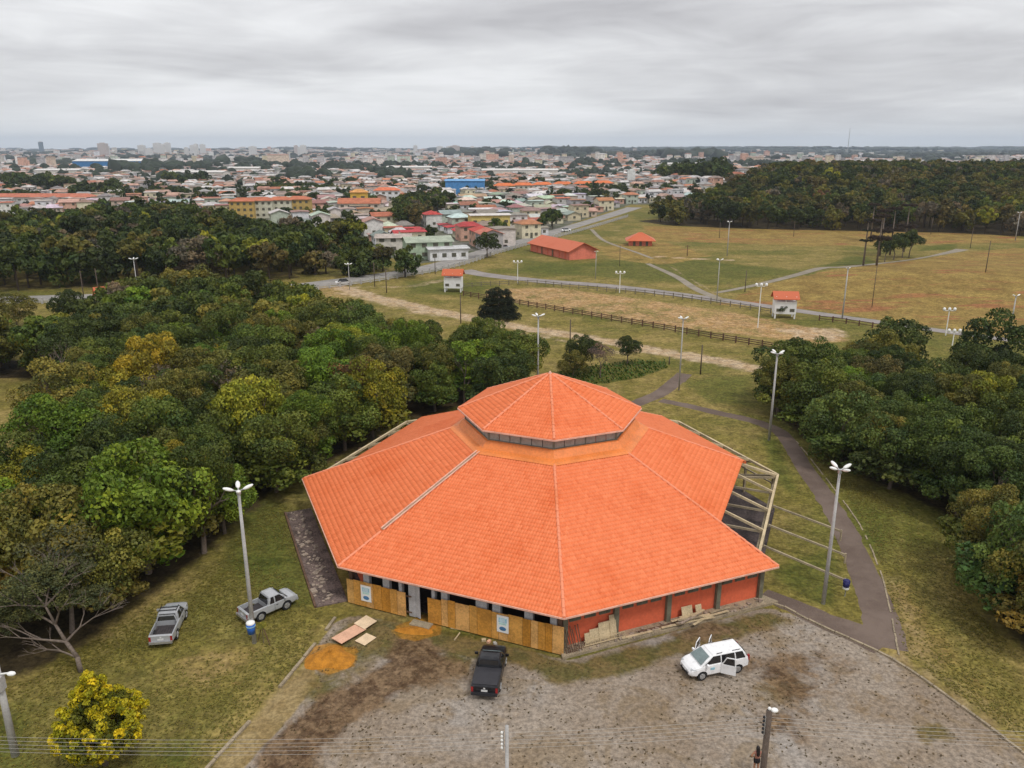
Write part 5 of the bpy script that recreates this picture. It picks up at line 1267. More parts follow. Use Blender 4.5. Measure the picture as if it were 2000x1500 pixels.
block('apartment_block', 703, 410, 9, 8, 10, .1, (.66, .42, .07), (.6, .3, .1), 'narrow ochre block in the town left of centre', 1.4, 3.5, (2, 3)); block('apartment_block', 685, 418, 11, 9, 6, .1, (.7, .6, .5), (.45, .16, .09), 'pink gabled house left of the narrow ochre block', 2.2, 0, (3, 2)); block('apartment_block', 722, 418, 11, 9, 6, .1, (.7, .6, .5), (.45, .16, .09), 'pink gabled house right of the narrow ochre block', 2.2, 0, (3, 2))
block('large_house', 835, 503, 14, 9, 5.5, .3, (.40, .50, .36), (.34, .38, .30), 'pale green two-storey house at the near edge of the town', 1.2, 0, (4, 2), 'house'); block('large_house', 872, 505, 12, 8, 3.6, .3, (.74, .74, .74), (.50, .50, .50), 'white flat house beside the street bend', .4, 0, (4, 1), 'house'); block('large_house', 770, 492, 11, 8, 5.2, .1, (.66, .62, .55), (.42, .36, .32), 'cream two-storey house at the near left corner of the town', .8, 0, (3, 2), 'house')
block('large_house', 955, 452, 16, 9, 7, .2, (.66, .52, .18), (.62, .58, .55), 'yellow and white three-storey building near the street', .3, 0, (5, 2)); block('large_house', 945, 432, 14, 8, 6, .2, (.74, .68, .68), (.66, .62, .62), 'pinkish white flat-roofed building behind the yellow one', .3, 0, (4, 2)); block('factory', 225, 332, 110, 40, 14, 0, (.05, .19, .42), (.66, .66, .64), 'wide blue factory hall with white roof far left', 3, 0, (0, 0)); block('large_house', 905, 415, 9, 7, 5, .1, (.18, .48, .36), (.22, .50, .38), 'mint green house in the town', .6, 0, (2, 1), 'house')
for k, (u, v, L) in enumerate(((1015, 345, 90), (390, 350, 60), (1330, 330, 60), (480, 340, 40), (1640, 322, 120), (800, 338, 60), (120, 345, 50))): block('factory', u, v, L, 26, 8, .02 * k, (.66, .62, .56), (.62, .60, .57), f'long pale warehouse in the far town, {("beneath the horizon at centre", "left of the water tower", "behind the hill forest edge", "behind the grove", "above the hill forest", "in the white district", "far left")[k]}', 1.5, cat='warehouse')
# towers on the skyline
rg = random.Random(9)
tw = [(82, 299, 20, 62, 'slim grey-blue high-rise standing alone on the far left skyline'), (1232, 366, 6, 14, 'slender white water tower above the right end of the town')]
for k in range(22): tw.append((rg.choice([rg.uniform(290, 480), rg.uniform(490, 600), rg.uniform(720, 900), rg.uniform(0, 280)]), rg.uniform(299, 306), rg.uniform(14, 34), rg.uniform(26, 48), None))
tw_sorted = sorted([q for q in tw if q[4] is None], key=lambda q: q[0])
for q in tw:
    u, v, w, h, lab = q
    if not lab: lab = f'pale high-rise block on the far skyline, {ORD[min(19, tw_sorted.index(q))]} from the left' if tw_sorted.index(q) < 20 else f'pale high-rise block on the skyline, {("last but one", "last")[tw_sorted.index(q) - 20]} before the forest ridge'
    p = gp(u, v); p.z = tz(p.x, p.y); r_ = empty('water_tower' if u == 1232 else 'tower_block', p, 0, lab, 'tower', None if u in (82, 1232) else 'high-rise blocks on the skyline')
    c_ = rg.choice([(.62, .60, .58), (.52, .45, .42), (.66, .64, .62)]) if u != 1232 else (.66, .68, .66)
    link('wall', MB().box((0, 0, h / 2 - 1), (w, w * .8, h + 2)).mesh('wall', 'house_wall'), r_, color=c_ if u != 82 else (.12, .16, .2)); link('roof', MB().box((0, 0, h + h * .03), (w * .5, w * .4, h * .06)).mesh('roof', 'house_wall'), r_, color=c_)
p = gp(1655, 300); sc_ = p.y / 1556; mast = empty('radio_mast', p, 0, 'thin lattice radio mast on the horizon above the hill forest', 'mast'); hh_ = 46 * sc_
mb = MB()
for a in (0, 2.09, 4.19): mb.tube((2.5 * math.cos(a), 2.5 * math.sin(a), -2), (.5 * math.cos(a), .5 * math.sin(a), hh_), .55, .4, 5)
mb.build('legs', 'steel', mast); mb = MB()
for k in range(14):
    z = k / 14 * hh_; r_ = 2.5 - 2 * z / hh_
    for a in (0, 2.09, 4.19): mb.bar((r_ * math.cos(a), r_ * math.sin(a), z), (r_ * math.cos(a + 2.09), r_ * math.sin(a + 2.09), z + hh_ / 14), .3)
mb.build('lattice', 'steel', mast)

# ------------------------------------------------------------------ vehicles
def cut(ob, cutters):
    """boolean the cutters out of ob, keep the result as plain mesh"""
    for c in cutters:
        m_ = ob.modifiers.new('cut', 'BOOLEAN'); m_.operation = 'DIFFERENCE'; m_.solver = 'EXACT'; m_.object = c
    bpy.context.view_layer.update()
    dg = bpy.context.evaluated_depsgraph_get(); me = bpy.data.meshes.new_from_object(ob.evaluated_get(dg))
    ob.modifiers.clear(); ob.data = me
    for c in cutters: bpy.data.objects.remove(c, do_unlink=True)
def body_rings(st):
    """st: x, half width, z sill, z belt, z top, top half width"""
    R_ = []
    for x, w, z0, zb, zt, wt in st:
        half = [(w * .90, z0), (w * .99, z0 + .10), (w, (z0 + zb) / 2), (w * .985, zb - .05), (wt + (w - wt) * .6, zb + (zt - zb) * .55), (wt, zt - .012), (wt * .55, zt + .008)]
        R_.append([(x, y, z) for y, z in half] + [(x, -y, z) for y, z in half[::-1]])
    return R_
def wheels(root, xs, hw, r, mat='rim'):
    for x in xs:
        for sg in (1, -1):
            w = MB().tube((x, sg * (hw - .22), r), (x, sg * hw, r), r, r * .98, 20).build('wheel', 'rubber', root)
            MB().tube((x, sg * (hw - .02), r), (x, sg * (hw + .012), r), r * .66, r * .60, 16).build('rim', mat, w)
            mb = MB()
            for k in range(5): a = k * 1.257; mb.bar((x + .06 * math.cos(a), sg * (hw + .02), r + .06 * math.sin(a)), (x + r * .58 * math.cos(a), sg * (hw + .015), r + r * .58 * math.sin(a)), .05, .03)
            mb.build('spoke', 'steel', w)
def glass(root, name, quads, mat='glass_dark', parent=None):
    mb = MB()
    for q in quads:
        a, b_, c, d_ = [Vector(v) for v in q]; nn = (b_ - a).cross(d_ - a).normalized() * .012
        for P in ([v + nn for v in (a, b_, c, d_)],): mb.face(P)
        top = [v + nn for v in (a, b_, c, d_)]; bot = [v - nn * 1.5 for v in (a, b_, c, d_)]
        for i in range(4): mb.face([top[i], top[(i + 1) % 4], bot[(i + 1) % 4], bot[i]])
    return mb.build(name, mat, parent or root)
def cabin(root, paint, xb0, xt0, xt1, xb1, wb, wt, zb, zt, pillars, screen='glass_dark'):
    """xb0/xt0 rear base/top, xt1/xb1 front top/base; pillars: list of side-glass (x range at belt, x range at top)"""
    R_ = []
    for z, a, b_, w in ((zb - .06, xb0, xb1, wb), (zb + (zt - zb) * .5, (xb0 + xt0) / 2, (xb1 + xt1) / 2, (wb + wt) / 2 + .015), (zt - .07, xt0 + .01, xt1 - .01, wt + .01), (zt - .015, xt0 + .05, xt1 - .06, wt - .05), (zt + .01, xt0 + .22, xt1 - .25, wt - .22)):
        R_.append([(a, -w, z), (a + .06, -w - .0, z), (b_ - .06, -w, z), (b_, -w * .93, z), (b_ + .03, 0, z), (b_, w * .93, z), (b_ - .06, w, z), (a + .06, w, z), (a, w * .93, z), (a - .02, 0, z)])
    cb = MB().loft(R_).build('cabin', paint, root, smooth=False)
    def wx(z): k = (z - zb) / (zt - zb); return wb + (wt - wb) * k + .012
    z1, z2 = zb + .03, zt - .1
    def fx(z): k = (z - zb) / (zt - zb); return xb1 + (xt1 - xb1) * k
    def rx_(z): k = (z - zb) / (zt - zb); return xb0 + (xt0 - xb0) * k
    glass(root, 'windscreen', [((fx(z1) + .03, -wb * .86, z1), (fx(z1) + .03, wb * .86, z1), (fx(z2) + .04, wt * .86, z2), (fx(z2) + .04, -wt * .86, z2))], screen, cb)
    glass(root, 'rear_window', [((rx_(z1) - .03, wb * .84, z1), (rx_(z1) - .03, -wb * .84, z1), (rx_(z2) - .03, -wt * .84, z2), (rx_(z2) - .03, wt * .84, z2))], 'glass_dark', cb)
    for sg in (1, -1):
        for a0, a1, b0, b1 in pillars:
            q = [(a0, sg * wx(z1), z1), (a1, sg * wx(z1), z1), (b1, sg * wx(z2), z2), (b0, sg * wx(z2), z2)]
            glass(root, 'side_window', [q if sg < 0 else q[::-1]], 'glass_dark', cb)
    return cb
def arches(body, xs, r, w):
    cs = []
    for x in xs:
        for sg in (1, -1):
            c = MB().tube((x, sg * (w - .32), r), (x, sg * (w + .2), r), r * 1.17, r * 1.17, 24).build('cutter', 'rubber', body.parent); cs.append(c)
    return cs
def pickup(name, loc, rz, paint, label, bed, rack=False, L=5.0, W2=.86, grp='pickup trucks beside the pavilion', screen='glass_pale'):
    root = empty(name, loc, rz, label, 'pickup truck', grp)
    h = L / 2; zt = 1.0
    st = [(-h, W2 * .93, .50, .80, .96, W2 * .90), (-h + .1, W2 * .98, .42, .86, zt, W2 * .94), (-h + 1.0, W2, .36, .88, zt + .01, W2 * .95), (-.35, W2, .34, .88, zt + .01, W2 * .95), (.9, W2, .34, .88, zt, W2 * .93),
          (1.15, W2, .34, .88, zt, W2 * .90), (h - .9, W2 * .99, .34, .86, .99, W2 * .86), (h - .30, W2 * .95, .36, .80, .95, W2 * .84), (h - .06, W2 * .90, .40, .70, .87, W2 * .78), (h, W2 * .82, .44, .62, .78, W2 * .72)]
    body = MB().loft(body_rings(st)).build('body', paint, root)
    xw = (-h + 1.05, h - .95); cs = arches(body, xw, .36, W2)
    bx0, bx1 = -h + .16, -.42
    cs.append(MB().box(((bx0 + bx1) / 2, 0, .85 if bed == 'open' else 1.14), (bx1 - bx0, 2 * W2 - .22, .52 if bed == 'open' else .36)).build('cutter', 'rubber', root))
    cut(body, cs); wheels(root, xw, W2 - .01, .36)
    MB().box((0, 0, .42), (L - .7, 2 * W2 - .5, .22)).build('chassis', 'plastic_black', root)
    cabin(root, paint, -.38, -.22, .62, 1.28, W2 * .93, W2 * .76, zt - .02, 1.56, [(-.22, .14, -.08, .14), (.24, 1.02, .24, .62)] if not rack else [(-.2, .38, -.08, .34), (.46, 1.04, .44, .64)], screen)
    if bed == 'cover': MB().box(((bx0 + bx1) / 2, 0, zt + .0), (bx1 - bx0 - .02, 2 * W2 - .24, .07)).build('bed_cover', 'cover_grey', root)
    else:
        MB().box(((bx0 + bx1) / 2, 0, .62), (bx1 - bx0 - .02, 2 * W2 - .24, .05)).build('bed_liner', 'bed_dark', root); mb = MB()
        for k in range(7): mb.box(((bx0 + bx1) / 2, -W2 + .3 + k * (2 * W2 - .6) / 6, .65), (bx1 - bx0 - .1, .05, .03))
        mb.build('bed_ribs', 'cover_grey', root)
    if rack:
        for x in (-.05, .35): MB().bar((x, -W2 * .72, 1.62), (x, W2 * .72, 1.62), .05, .04).build('roof_bar', 'plastic_black', root)
        for sg in (1, -1): MB().bar((-.1, sg * W2 * .7, 1.60), (.62, sg * W2 * .7, 1.60), .04, .04).build('roof_rail', 'plastic_black', root)
        MB().bar((-.62, -W2 * .85, 1.02), (-.52, -W2 * .66, 1.48), .06).bar((-.52, -W2 * .66, 1.48), (-.52, W2 * .66, 1.48), .06).bar((-.62, W2 * .85, 1.02), (-.52, W2 * .66, 1.48), .06).build('roll_bar', paint, root)
    for sg in (1, -1):
        MB().box((h - .06, sg * W2 * .64, .70), (.14, .32, .13), rz=-sg * .18).build('headlight', 'lamp_glass', root)
        MB().box((-h + .03, sg * (W2 * .93 - .07), .76), (.08, .14, .34)).build('tail_light', 'tail_red', root)
        MB().box((.95, sg * (W2 + .12), 1.08), (.1, .22, .16)).build('mirror', paint, root)
        for x in (.12,): MB().box((x, sg * (W2 + .004), .66), (.012, .012, .5)).build('door_seam', 'plastic_black', root); MB().box((x + .2, sg * (W2 + .015), .82), (.16, .03, .035)).build('door_handle', 'plastic_black', root)
    MB().box((-h - .05, 0, .50), (.16, 2 * W2 * .92, .17)).build('rear_bumper', 'rim' if paint != 'paint_black' else 'plastic_black', root); MB().box((h - .0, 0, .46), (.2, 2 * W2 * .78, .2)).build('front_bumper', paint, root)
    MB().box((-h - .015, 0, .70), (.02, .40, .13)).build('number_plate', 'plate', root); MB().box((h - .04, 0, .68), (.06, .8, .1)).build('grille', 'plastic_black', root)
    MB().box((-h + .005, 0, .86), (.02, .12, .10)).build('badge', 'plate', root)
    return root
p = gp(946, 1368); a = R(83); c_ = p + Vector((math.cos(a), math.sin(a), 0)) * 2.3; pickup('pickup_truck', (c_.x, c_.y, 0), a, 'paint_black', 'black double-cab pickup with covered bed parked on the yard before the hoarding', 'cover', L=4.6, W2=.90)
p = gp(317, 1264); a = R(98); c_ = p + Vector((math.cos(a), math.sin(a), 0)) * 2.1; pickup('pickup_truck', (c_.x, c_.y, 0), a, 'paint_silver', 'silver pickup with roof bars and dark open bed on the lawn by the wood', 'open', True, L=4.5, W2=.83)
A = gp(476, 1216); a = R(46); c_ = A + Vector((math.cos(a), math.sin(a), 0)) * 2.0; pickup('pickup_truck', (c_.x, c_.y, 0), a, 'paint_silver', 'silver pickup with dark open bed parked behind the left lamp post', 'open', L=4.1, W2=.80, screen='glass_dark')
# white people carrier, doors open
A, B_ = gp(1444, 1314), gp(1368, 1330); a = math.atan2(B_.y - A.y, B_.x - A.x); c_ = (A + B_) / 2; nn = Vector((math.sin(a), -math.cos(a), 0)) * .82   # near-side wheels given
root = empty('people_carrier', (c_.x + nn.x * -1 * -1, c_.y + nn.y * -1 * -1, 0), a, 'white people carrier with its doors standing open on the gravel yard', 'car')
off = Vector((-math.sin(a), math.cos(a), 0)); 
side = 1 if off.y < 0 else -1           # which local side faces the camera
root.location = (c_.x - off.x * side * .82, c_.y - off.y * side * .82, 0)
W2 = .86; st = [(-2.15, W2 * .82, .50, .90, 1.02, W2 * .74), (-2.05, W2 * .93, .36, .98, 1.10, W2 * .84), (-1.6, W2 * .99, .32, 1.0, 1.12, W2 * .90), (-.4, W2, .28, .97, 1.08, W2 * .91), (.8, W2, .28, .94, 1.04, W2 * .90),
                (1.3, W2 * .99, .30, .90, 1.02, W2 * .86), (1.75, W2 * .95, .32, .84, .93, W2 * .78), (2.02, W2 * .86, .36, .74, .80, W2 * .68), (2.16, W2 * .70, .42, .62, .68, W2 * .55)]
body = MB().loft(body_rings(st)).build('body', 'paint_white', root); xw = (-1.30, 1.32); cs = arches(body, xw, .32, W2)
# openings of the rear near door, and both far doors
for sg, x0, x1 in ((side, -.95, .02), (-side, -.95, .0), (-side, .08, .98)):
    cs.append(MB().box(((x0 + x1) / 2, sg * W2, .72), (x1 - x0, .6, .66)).build('cutter', 'rubber', root))
cut(body, cs); wheels(root, xw, W2 - .01, .32)
MB().box((0, 0, .42), (3.4, 1.2, .2)).build('floor_pan', 'plastic_black', root)
for x in (.35, -.55): 
    for y in (-.36, .36): MB().box((x, y, .70), (.5, .5, .2)).box((x - .28, y, 1.0), (.14, .48, .6)).build('seat', 'cover_grey', root)
cb = cabin(root, 'paint_white', -2.02, -1.72, .55, 1.42, W2 * .91, W2 * .73, 1.05, 1.62, [(-1.82, -1.15, -1.62, -1.1), (-1.05, -.08, -1.02, -.08), (.0, 1.12, .0, .52)], 'glass_pale')
for sg in (1, -1):
    MB().bar((-1.5, sg * .60, 1.655), (-.9, sg * .60, 1.66), .03, .03).bar((-.15, sg * .60, 1.66), (.25, sg * .60, 1.64), .03, .03).build('roof_rail', 'plastic_black', root)
    MB().box((1.86, sg * .60, .76), (.34, .26, .14), rz=-sg * .5).build('headlight', 'lamp_glass', root); MB().box((-2.08, sg * .72, 1.0), (.12, .14, .4)).build('tail_light', 'tail_red', root)
    MB().box((1.02, sg * (W2 + .1), 1.10), (.12, .22, .15)).build('mirror', 'paint_white', root)
    MB().box((.62, sg * (W2 + .012), .78), (.3, .01, .16)).build('door_emblem', 'poster_blue', root)
MB().box((2.08, 0, .66), (.12, .85, .08)).build('grille', 'plastic_black', root); MB().box((2.16, 0, .46), (.08, .9, .16)).build('air_intake', 'plastic_black', root); MB().box((2.19, 0, .56), (.02, .4, .1)).build('number_plate', 'plate', root)
def open_door(hx, sg, L, ang, lab):
    e_ = empty('door', (hx, sg * (W2 - .01), 0), 0); e_.parent = root; e_['label'] = lab
    e_.rotation_euler = (0, 0, (math.pi + ang * -sg) if True else 0)
    # local +x runs rearwards from the hinge
    MB().box((L / 2, 0, .68), (L, .07, .68)).build('door_skin', 'paint_white', e_)
    fr_ = MB().bar((.06, 0, 1.0), (.32, 0, 1.52), .05).bar((.32, 0, 1.52), (L - .1, 0, 1.55), .05).bar((L - .05, 0, 1.0), (L - .1, 0, 1.55), .05); fr_.build('door_frame', 'paint_white', e_)
    glass(e_, 'door_glass', [((.12, 0, 1.02), (L - .1, 0, 1.02), (L - .14, 0, 1.5), (.34, 0, 1.5))], 'glass_dark', e_)
open_door(0.0, side, .95, R(38), 'rear door on the near side, half open'); open_door(-.0, -side, .95, R(46), 'rear door on the far side, open'); open_door(1.0, -side, 1.0, R(40), 'front door on the far side, open')

# ------------------------------------------------------------------ things on the yard
def heap(u, v, rx, ry, h, mat, label, seed, name='sand_pile', rz=0.0):
    p = gp(u, v); rg = np.random.default_rng(seed); n_ = 24; V = []; F = []
    for j in range(9):
        for i in range(n_):
            a = i * 2 * math.pi / n_; k = j / 8; ed = 1 + .16 * math.sin(3 * a + seed) + .09 * math.sin(5 * a)
            V.append((k * rx * ed * math.cos(a), k * ry * ed * math.sin(a), h * (1 - k ** 1.6) * (1 + rg.normal(0, .12)) - .02 - (.06 if j == 8 else 0)))
    for j in range(8):
        for i in range(n_): a_, b_ = j * n_ + i, j * n_ + (i + 1) % n_; F.append((a_, b_, b_ + n_, a_ + n_))
    o = link(name, np_mesh(name, np.array(V), np.array(F), mat, True), loc=(p.x, p.y, 0), rz=rz); tag(o, label, 'heap')
heap(645, 1287, 1.75, 1.35, .55, 'sand', 'large heap of orange sand beside the stacked plywood sheets', 3); heap(815, 1230, 1.6, .75, .10, 'sand', 'thin spread of orange sand in front of the doorway', 5, rz=.1)
def sheet(u, v, L, Wd, z, rz, mat, label, tilt=(0, 0)):
    p = gp(u, v); o = MB().box((0, 0, 0), (L, Wd, .03)).build('plywood_sheet', mat, loc=(p.x, p.y, z), rz=rz); o.rotation_euler = (tilt[0], tilt[1], rz); tag(o, label, 'plywood sheet', 'plywood sheets lying by the sand')
A, B_ = gp(665, 1252), gp(720, 1218); a = math.atan2(B_.y - A.y, B_.x - A.x)
sheet(682, 1243, 2.3, 1.05, .22, a, 'ply_pink', 'pinkish plywood sheet, lower left of the three by the sand', (.02, .03)); sheet(714, 1222, 1.2, 1.1, .28, a, 'ply_pale', 'pale plywood sheet lying highest, upper right of the three', (.05, -.04)); sheet(714, 1250, 1.15, .95, .06, a + .05, 'ply_pale', 'pale plywood sheet flat on the soil, lowest of the three', (0, .01))
for (u, v) in ((672, 1248), (700, 1236), (714, 1228)):
    pass
blk = gp(690, 1240); o = MB().box((0, 0, .09), (1.8, .5, .18)).build('timber_block', 'timber_dark', loc=(blk.x, blk.y, 0), rz=a); tag(o, 'dark timber bearer carrying the plywood sheets', 'timber')
# building waste along the front-right wall
n, t = fr(-67.5); rg = random.Random(21)
def wl_(s, u, z): p_ = n * s + t * u; return Vector((CX + p_.x, CY + p_.y, z))
pile = empty('plank_stack', wl_(20.95, 1.9, .22), R(22.5), 'jumbled stack of grey planks on the ledge below the third wall bay', 'plank stack')
for k in range(14): MB().box((0, 0, 0), (rg.uniform(1.2, 2.4), rg.uniform(.12, .25), .04)).build('plank', rg.choice(['timber_grey', 'timber_pale', 'rubble', 'timber_pale']), pile, loc=(rg.uniform(-.9, .9), rg.uniform(-.35, .25), .04 + k * .028), rz=rg.uniform(-.35, .35))
for k, (u, z, h, w) in enumerate(((1.5, .65, .8, .9), (2.5, .6, .7, .5))):
    o = MB().box((0, 0, 0), (w, .04, h)).build('leaning_plywood', 'timber_pale', loc=wl_(20.6, u, z + .1), rz=R(22.5)); o.rotation_euler = (R(-18), 0, R(22.5)); tag(o, ('pale square panel leaning on the wall behind the plank stack', 'narrow pale panel leaning right of the square one')[k], 'panel')
for k, (u, w, h) in enumerate(((-6.0, .9, 1.0), (-5.3, .9, 1.35), (-4.65, .5, 1.75), (-6.6, .5, .8))):
    o = MB().box((0, 0, 0), (w, .03, h)).build('plywood_offcut', 'timber_pale', loc=wl_(20.62, u, .25 + h * .45)); o.rotation_euler = (R(-14), 0, R(22.5)); tag(o, ('low pale plywood offcut leaning in the first wall bay', 'square yellowish plywood offcut leaning in the first wall bay', 'tall pale plywood offcut beside the first wall column', 'small pale offcut at the left of the first bay')[k], 'plywood offcut')
pal = empty('ladder', wl_(21.0, -5.4, .3), R(22.5), 'pale wooden ladder lying on its side along the wall foot', 'ladder')
for z in (.05, .42): MB().bar((-1.7, 0, z), (1.5, 0, z), .05, .05).build('side_rail', 'timber_pale', pal)
for k in range(9): MB().bar((-1.6 + k * .38, 0, .05), (-1.6 + k * .38, 0, .42), .04).build('rung', 'timber_pale', pal)
pr = empty('leaning_poles', wl_(20.8, -8.0, .2), R(22.5), 'dark reddish poles leaning against the wall at the front corner', 'poles')
for k in range(8): MB().tube((-.5 + k * .17 + rg.uniform(-.05, .05), -.35, 0), (-.75 + k * .2, .35, 1.5 + rg.uniform(-.2, .2)), .035).build('stick', 'timber_dark', pr)
for k, (u, s, L) in enumerate(((-2.0, 21.1, 3.6), (-1.2, 20.9, 3.0), (-3.0, 21.15, 2.4), (.3, 21.2, 2.6), (3.6, 21.2, 2.2), (4.2, 20.9, 1.8))):
    o = MB().box((0, 0, 0), (L, .18, .06)).build('loose_plank', rg.choice(['timber_grey', 'timber_pale', 'timber_dark']), loc=wl_(s, u, .26 + .03 * k), rz=R(22.5) + rg.uniform(-.05, .05)); tag(o, f'loose plank lying on the wall ledge, {ORD[k]} from the left corner', 'plank', 'loose planks along the ledge')
hp = []
for k in range(90):
    u = rg.uniform(-8.5, 8.5); s = rg.uniform(20.5, 21.3); r_ = rg.uniform(.04, .14); c0 = wl_(s, u, .22 + r_ * .4); hp.append((c0, r_))
mb = MB()
for c0, r_ in hp: mb.box(c0, (r_ * 2, r_ * 1.4, r_), rz=rg.uniform(0, 3))
tag(mb.build('rubble', 'rubble'), 'small rubble strewn along the ledge below the orange wall', 'rubble', kind='stuff')
mb = MB(); n2, t2 = fr(-157.5)
for k in range(120):
    p_ = n2 * rg.uniform(21.5, 23.0) + t2 * rg.uniform(-8.5, 8.4); r_ = rg.uniform(.04, .16) * (2 if rg.random() < .12 else 1); mb.box((CX + p_.x, CY + p_.y, .1 + r_ * .2), (r_ * 2, r_ * 1.5, r_ * .6), rz=rg.uniform(0, 3))
tag(mb.build('debris', 'rubble'), 'building debris scattered on the dark slab left of the pavilion', 'debris', kind='stuff')
for k, (u, v, L, a_) in enumerate(((905, 1232, 1.9, -.25), (893, 1245, .9, 1.2))):
    p_ = gp(u, v); o = MB().bar((-L / 2, 0, .05), (L / 2, 0, .07), .07).build('fallen_batten', 'timber_pale', loc=(p_.x, p_.y, .02), rz=a_); tag(o, ('long thin batten on the ground below the hoarding', 'short batten crossing the long one below the hoarding')[k], 'batten')
for k, (u, v) in enumerate(((945, 1252), (955, 1255), (967, 1259))):
    p_ = gp(u, v); o = MB().box((0, 0, 0), (.3, .2, .16), rz=k).build('brick_lump', ('timber_pale', 'ply_pink', 'concrete')[k], loc=(p_.x, p_.y, .08)); tag(o, ('pale lump left of the pink one in front of the black pickup', 'pink brick lump between two pale ones near the hoarding', 'grey lump right of the pink one near the hoarding')[k], 'brick')

# weeds on the yard and tufts on the lawn
def tufts(name, P, n_, seed, size, col, label, mat='leaf_mass', holes=(), dens=None):
    rg = np.random.default_rng(seed); A = np.array(P); lo, hi = A.min(0), A.max(0); lo[1] = max(lo[1], 24); hi = np.minimum(hi, (75, 130)); lo = np.maximum(lo, (-75, 24))
    q = rg.uniform(lo, hi, (n_ * 4, 2)); m_ = inside(q[:, 0], q[:, 1], P) & (np.hypot(q[:, 0] - CX, q[:, 1] - CY) > 23.3) & (np.abs(q[:, 0]) < q[:, 1] * .72 + 4)
    for h in holes: m_ &= ~inside(q[:, 0], q[:, 1], h)
    cl_ = np.sin(q[:, 0] / 2.3 + 2 * np.sin(q[:, 1] / 3.1)) + np.sin(q[:, 1] / 1.9 + 1.7 * np.sin(q[:, 0] / 2.7)); m_ &= rg.random(len(q)) < np.clip(.45 + .22 * cl_, .06, 1)
    q = q[m_][:n_]; k = len(q); V, T = [], []
    for b in range(5):
        a = rg.uniform(0, 6.28, k); L = size * rg.uniform(.5, 1.5, k); w = L * .35; h = L * rg.uniform(.25, .7, k); dx, dy = np.cos(a), np.sin(a)
        z0 = terr(q[:, 0], q[:, 1])
        V.append(np.stack([np.c_[q, z0], np.c_[q[:, 0] + dx * L * .5 - dy * w, q[:, 1] + dy * L * .5 + dx * w, z0 + h], np.c_[q[:, 0] + dx * L, q[:, 1] + dy * L, z0 + h * .5], np.c_[q[:, 0] + dx * L * .5 + dy * w, q[:, 1] + dy * L * .5 - dx * w, z0 + h]], 1).reshape(-1, 3))
        t_ = np.clip(rg.normal(1, .3, k), .4, 1.8); T.append(np.repeat(np.c_[t_ * rg.uniform(.9, 1.2, k), t_, t_, np.ones(k)], 4, 0))
    V = np.concatenate(V); T = np.concatenate(T)
    o = link(name, np_mesh(name, V, np.arange(len(V)).reshape(-1, 4), mat, False, {'tint': ('FLOAT_COLOR', T), 'col': ('FLOAT_COLOR', np.tile([*col, 1], (len(V), 1)))})); tag(o, label, 'weeds', kind='stuff')
tufts('weeds', YARD, 1900, 3, .075, (.095, .070, .030), 'small brown and green weeds dotted over the gravel yard')
LAWN_L = PX((560, 985), (640, 1180), (590, 1285), (405, 1500), (-100, 1600), (-100, 1370), (60, 1330), (200, 1240), (420, 1100), (520, 990))
LAWN_R = PX((1570, 880), (1700, 960), (1880, 1060), (1900, 1190), (2100, 1380), (2050, 1480), (1860, 1350), (1765, 1275), (1725, 1110), (1690, 1020))
tufts('grass_tufts', LAWN_L, 9000, 4, .085, (.155, .140, .026), 'rough grass tufts on the lawn left of the pavilion'); tufts('grass_tufts', LAWN_R, 7000, 5, .085, (.165, .145, .030), 'rough grass tufts on the lawn right of the pavilion')

# ------------------------------------------------------------------ overhead line at the front
P1 = gp(990, 1418, 9.0); P2 = gp(1503, 1388, 9.3)
def util(P, h, mat, label, r):
    root = empty('utility_pole', (P.x, P.y, 0), 0, label, 'pole'); MB().tube((0, 0, -.3), (0, 0, h), r * 1.3, r, 10).build('shaft', mat, root, smooth=True)
    rack = MB().bar((-.16, -.05, h - 1.25), (-.16, -.05, h - .25), .03, .05).build('rack', 'steel', root)
    for k in range(5): MB().ball((-.22, -.05, h - .3 - k * .2), .06, 8, 6, (1, 1, 1.2)).build('insulator', 'plastic_black' if mat == 'pole_wood' else 'lamp_white', rack)
    return root
u1 = util(P1, 9.0, 'pole_concrete', 'slender pale concrete pole at bottom centre carrying the bundle of wires', .08); u2 = util(P2, 9.3, 'pole_wood', 'dark wooden pole at the bottom right carrying the bundle of wires', .13)
MB().ball((.22, 0, 9.32), .14, 10, 6, (1.2, 1, .7)).build('lamp_head', 'lamp_white', u2); MB().ball((0, 0, 9.4), .08, 10, 6).build('cap', 'lamp_white', u2)
def wire(k, label):
    z1, z2 = 9.0 - .3 - k * .2, 9.3 - .3 - k * .2; L_ = Vector((P1.x - 30, P1.y - 1.5, z1 - .1)); L_.y = 29.2; R_ = Vector((P2.x + 30, P2.y - .6, z2 - .45))
    pts = [L_, Vector((P1.x - .22, P1.y - .05, z1)), Vector((P2.x - .22, P2.y - .05, z2)), R_]
    Q = []
    for a, b_, sag in ((pts[0], pts[1], .5), (pts[1], pts[2], .14), (pts[2], pts[3], .45)):
        for i in range(14): s_ = i / 14; q = a.lerp(b_, s_); q.z -= 4 * sag * s_ * (1 - s_); Q.append(q)
    Q.append(pts[3]); r_ = .008
    MBW = MB().loft([[(q.x, q.y + r_ * math.cos(c), q.z + r_ * math.sin(c)) for c in (0, 1.57, 3.14, 4.71)] for q in Q])
    tag(MBW.build('power_cable', 'wire'), label, 'cable', 'overhead cables across the yard front')
for k in range(5): wire(k, f'thin grey overhead cable across the front of the yard, {ORD[k]} from the top')

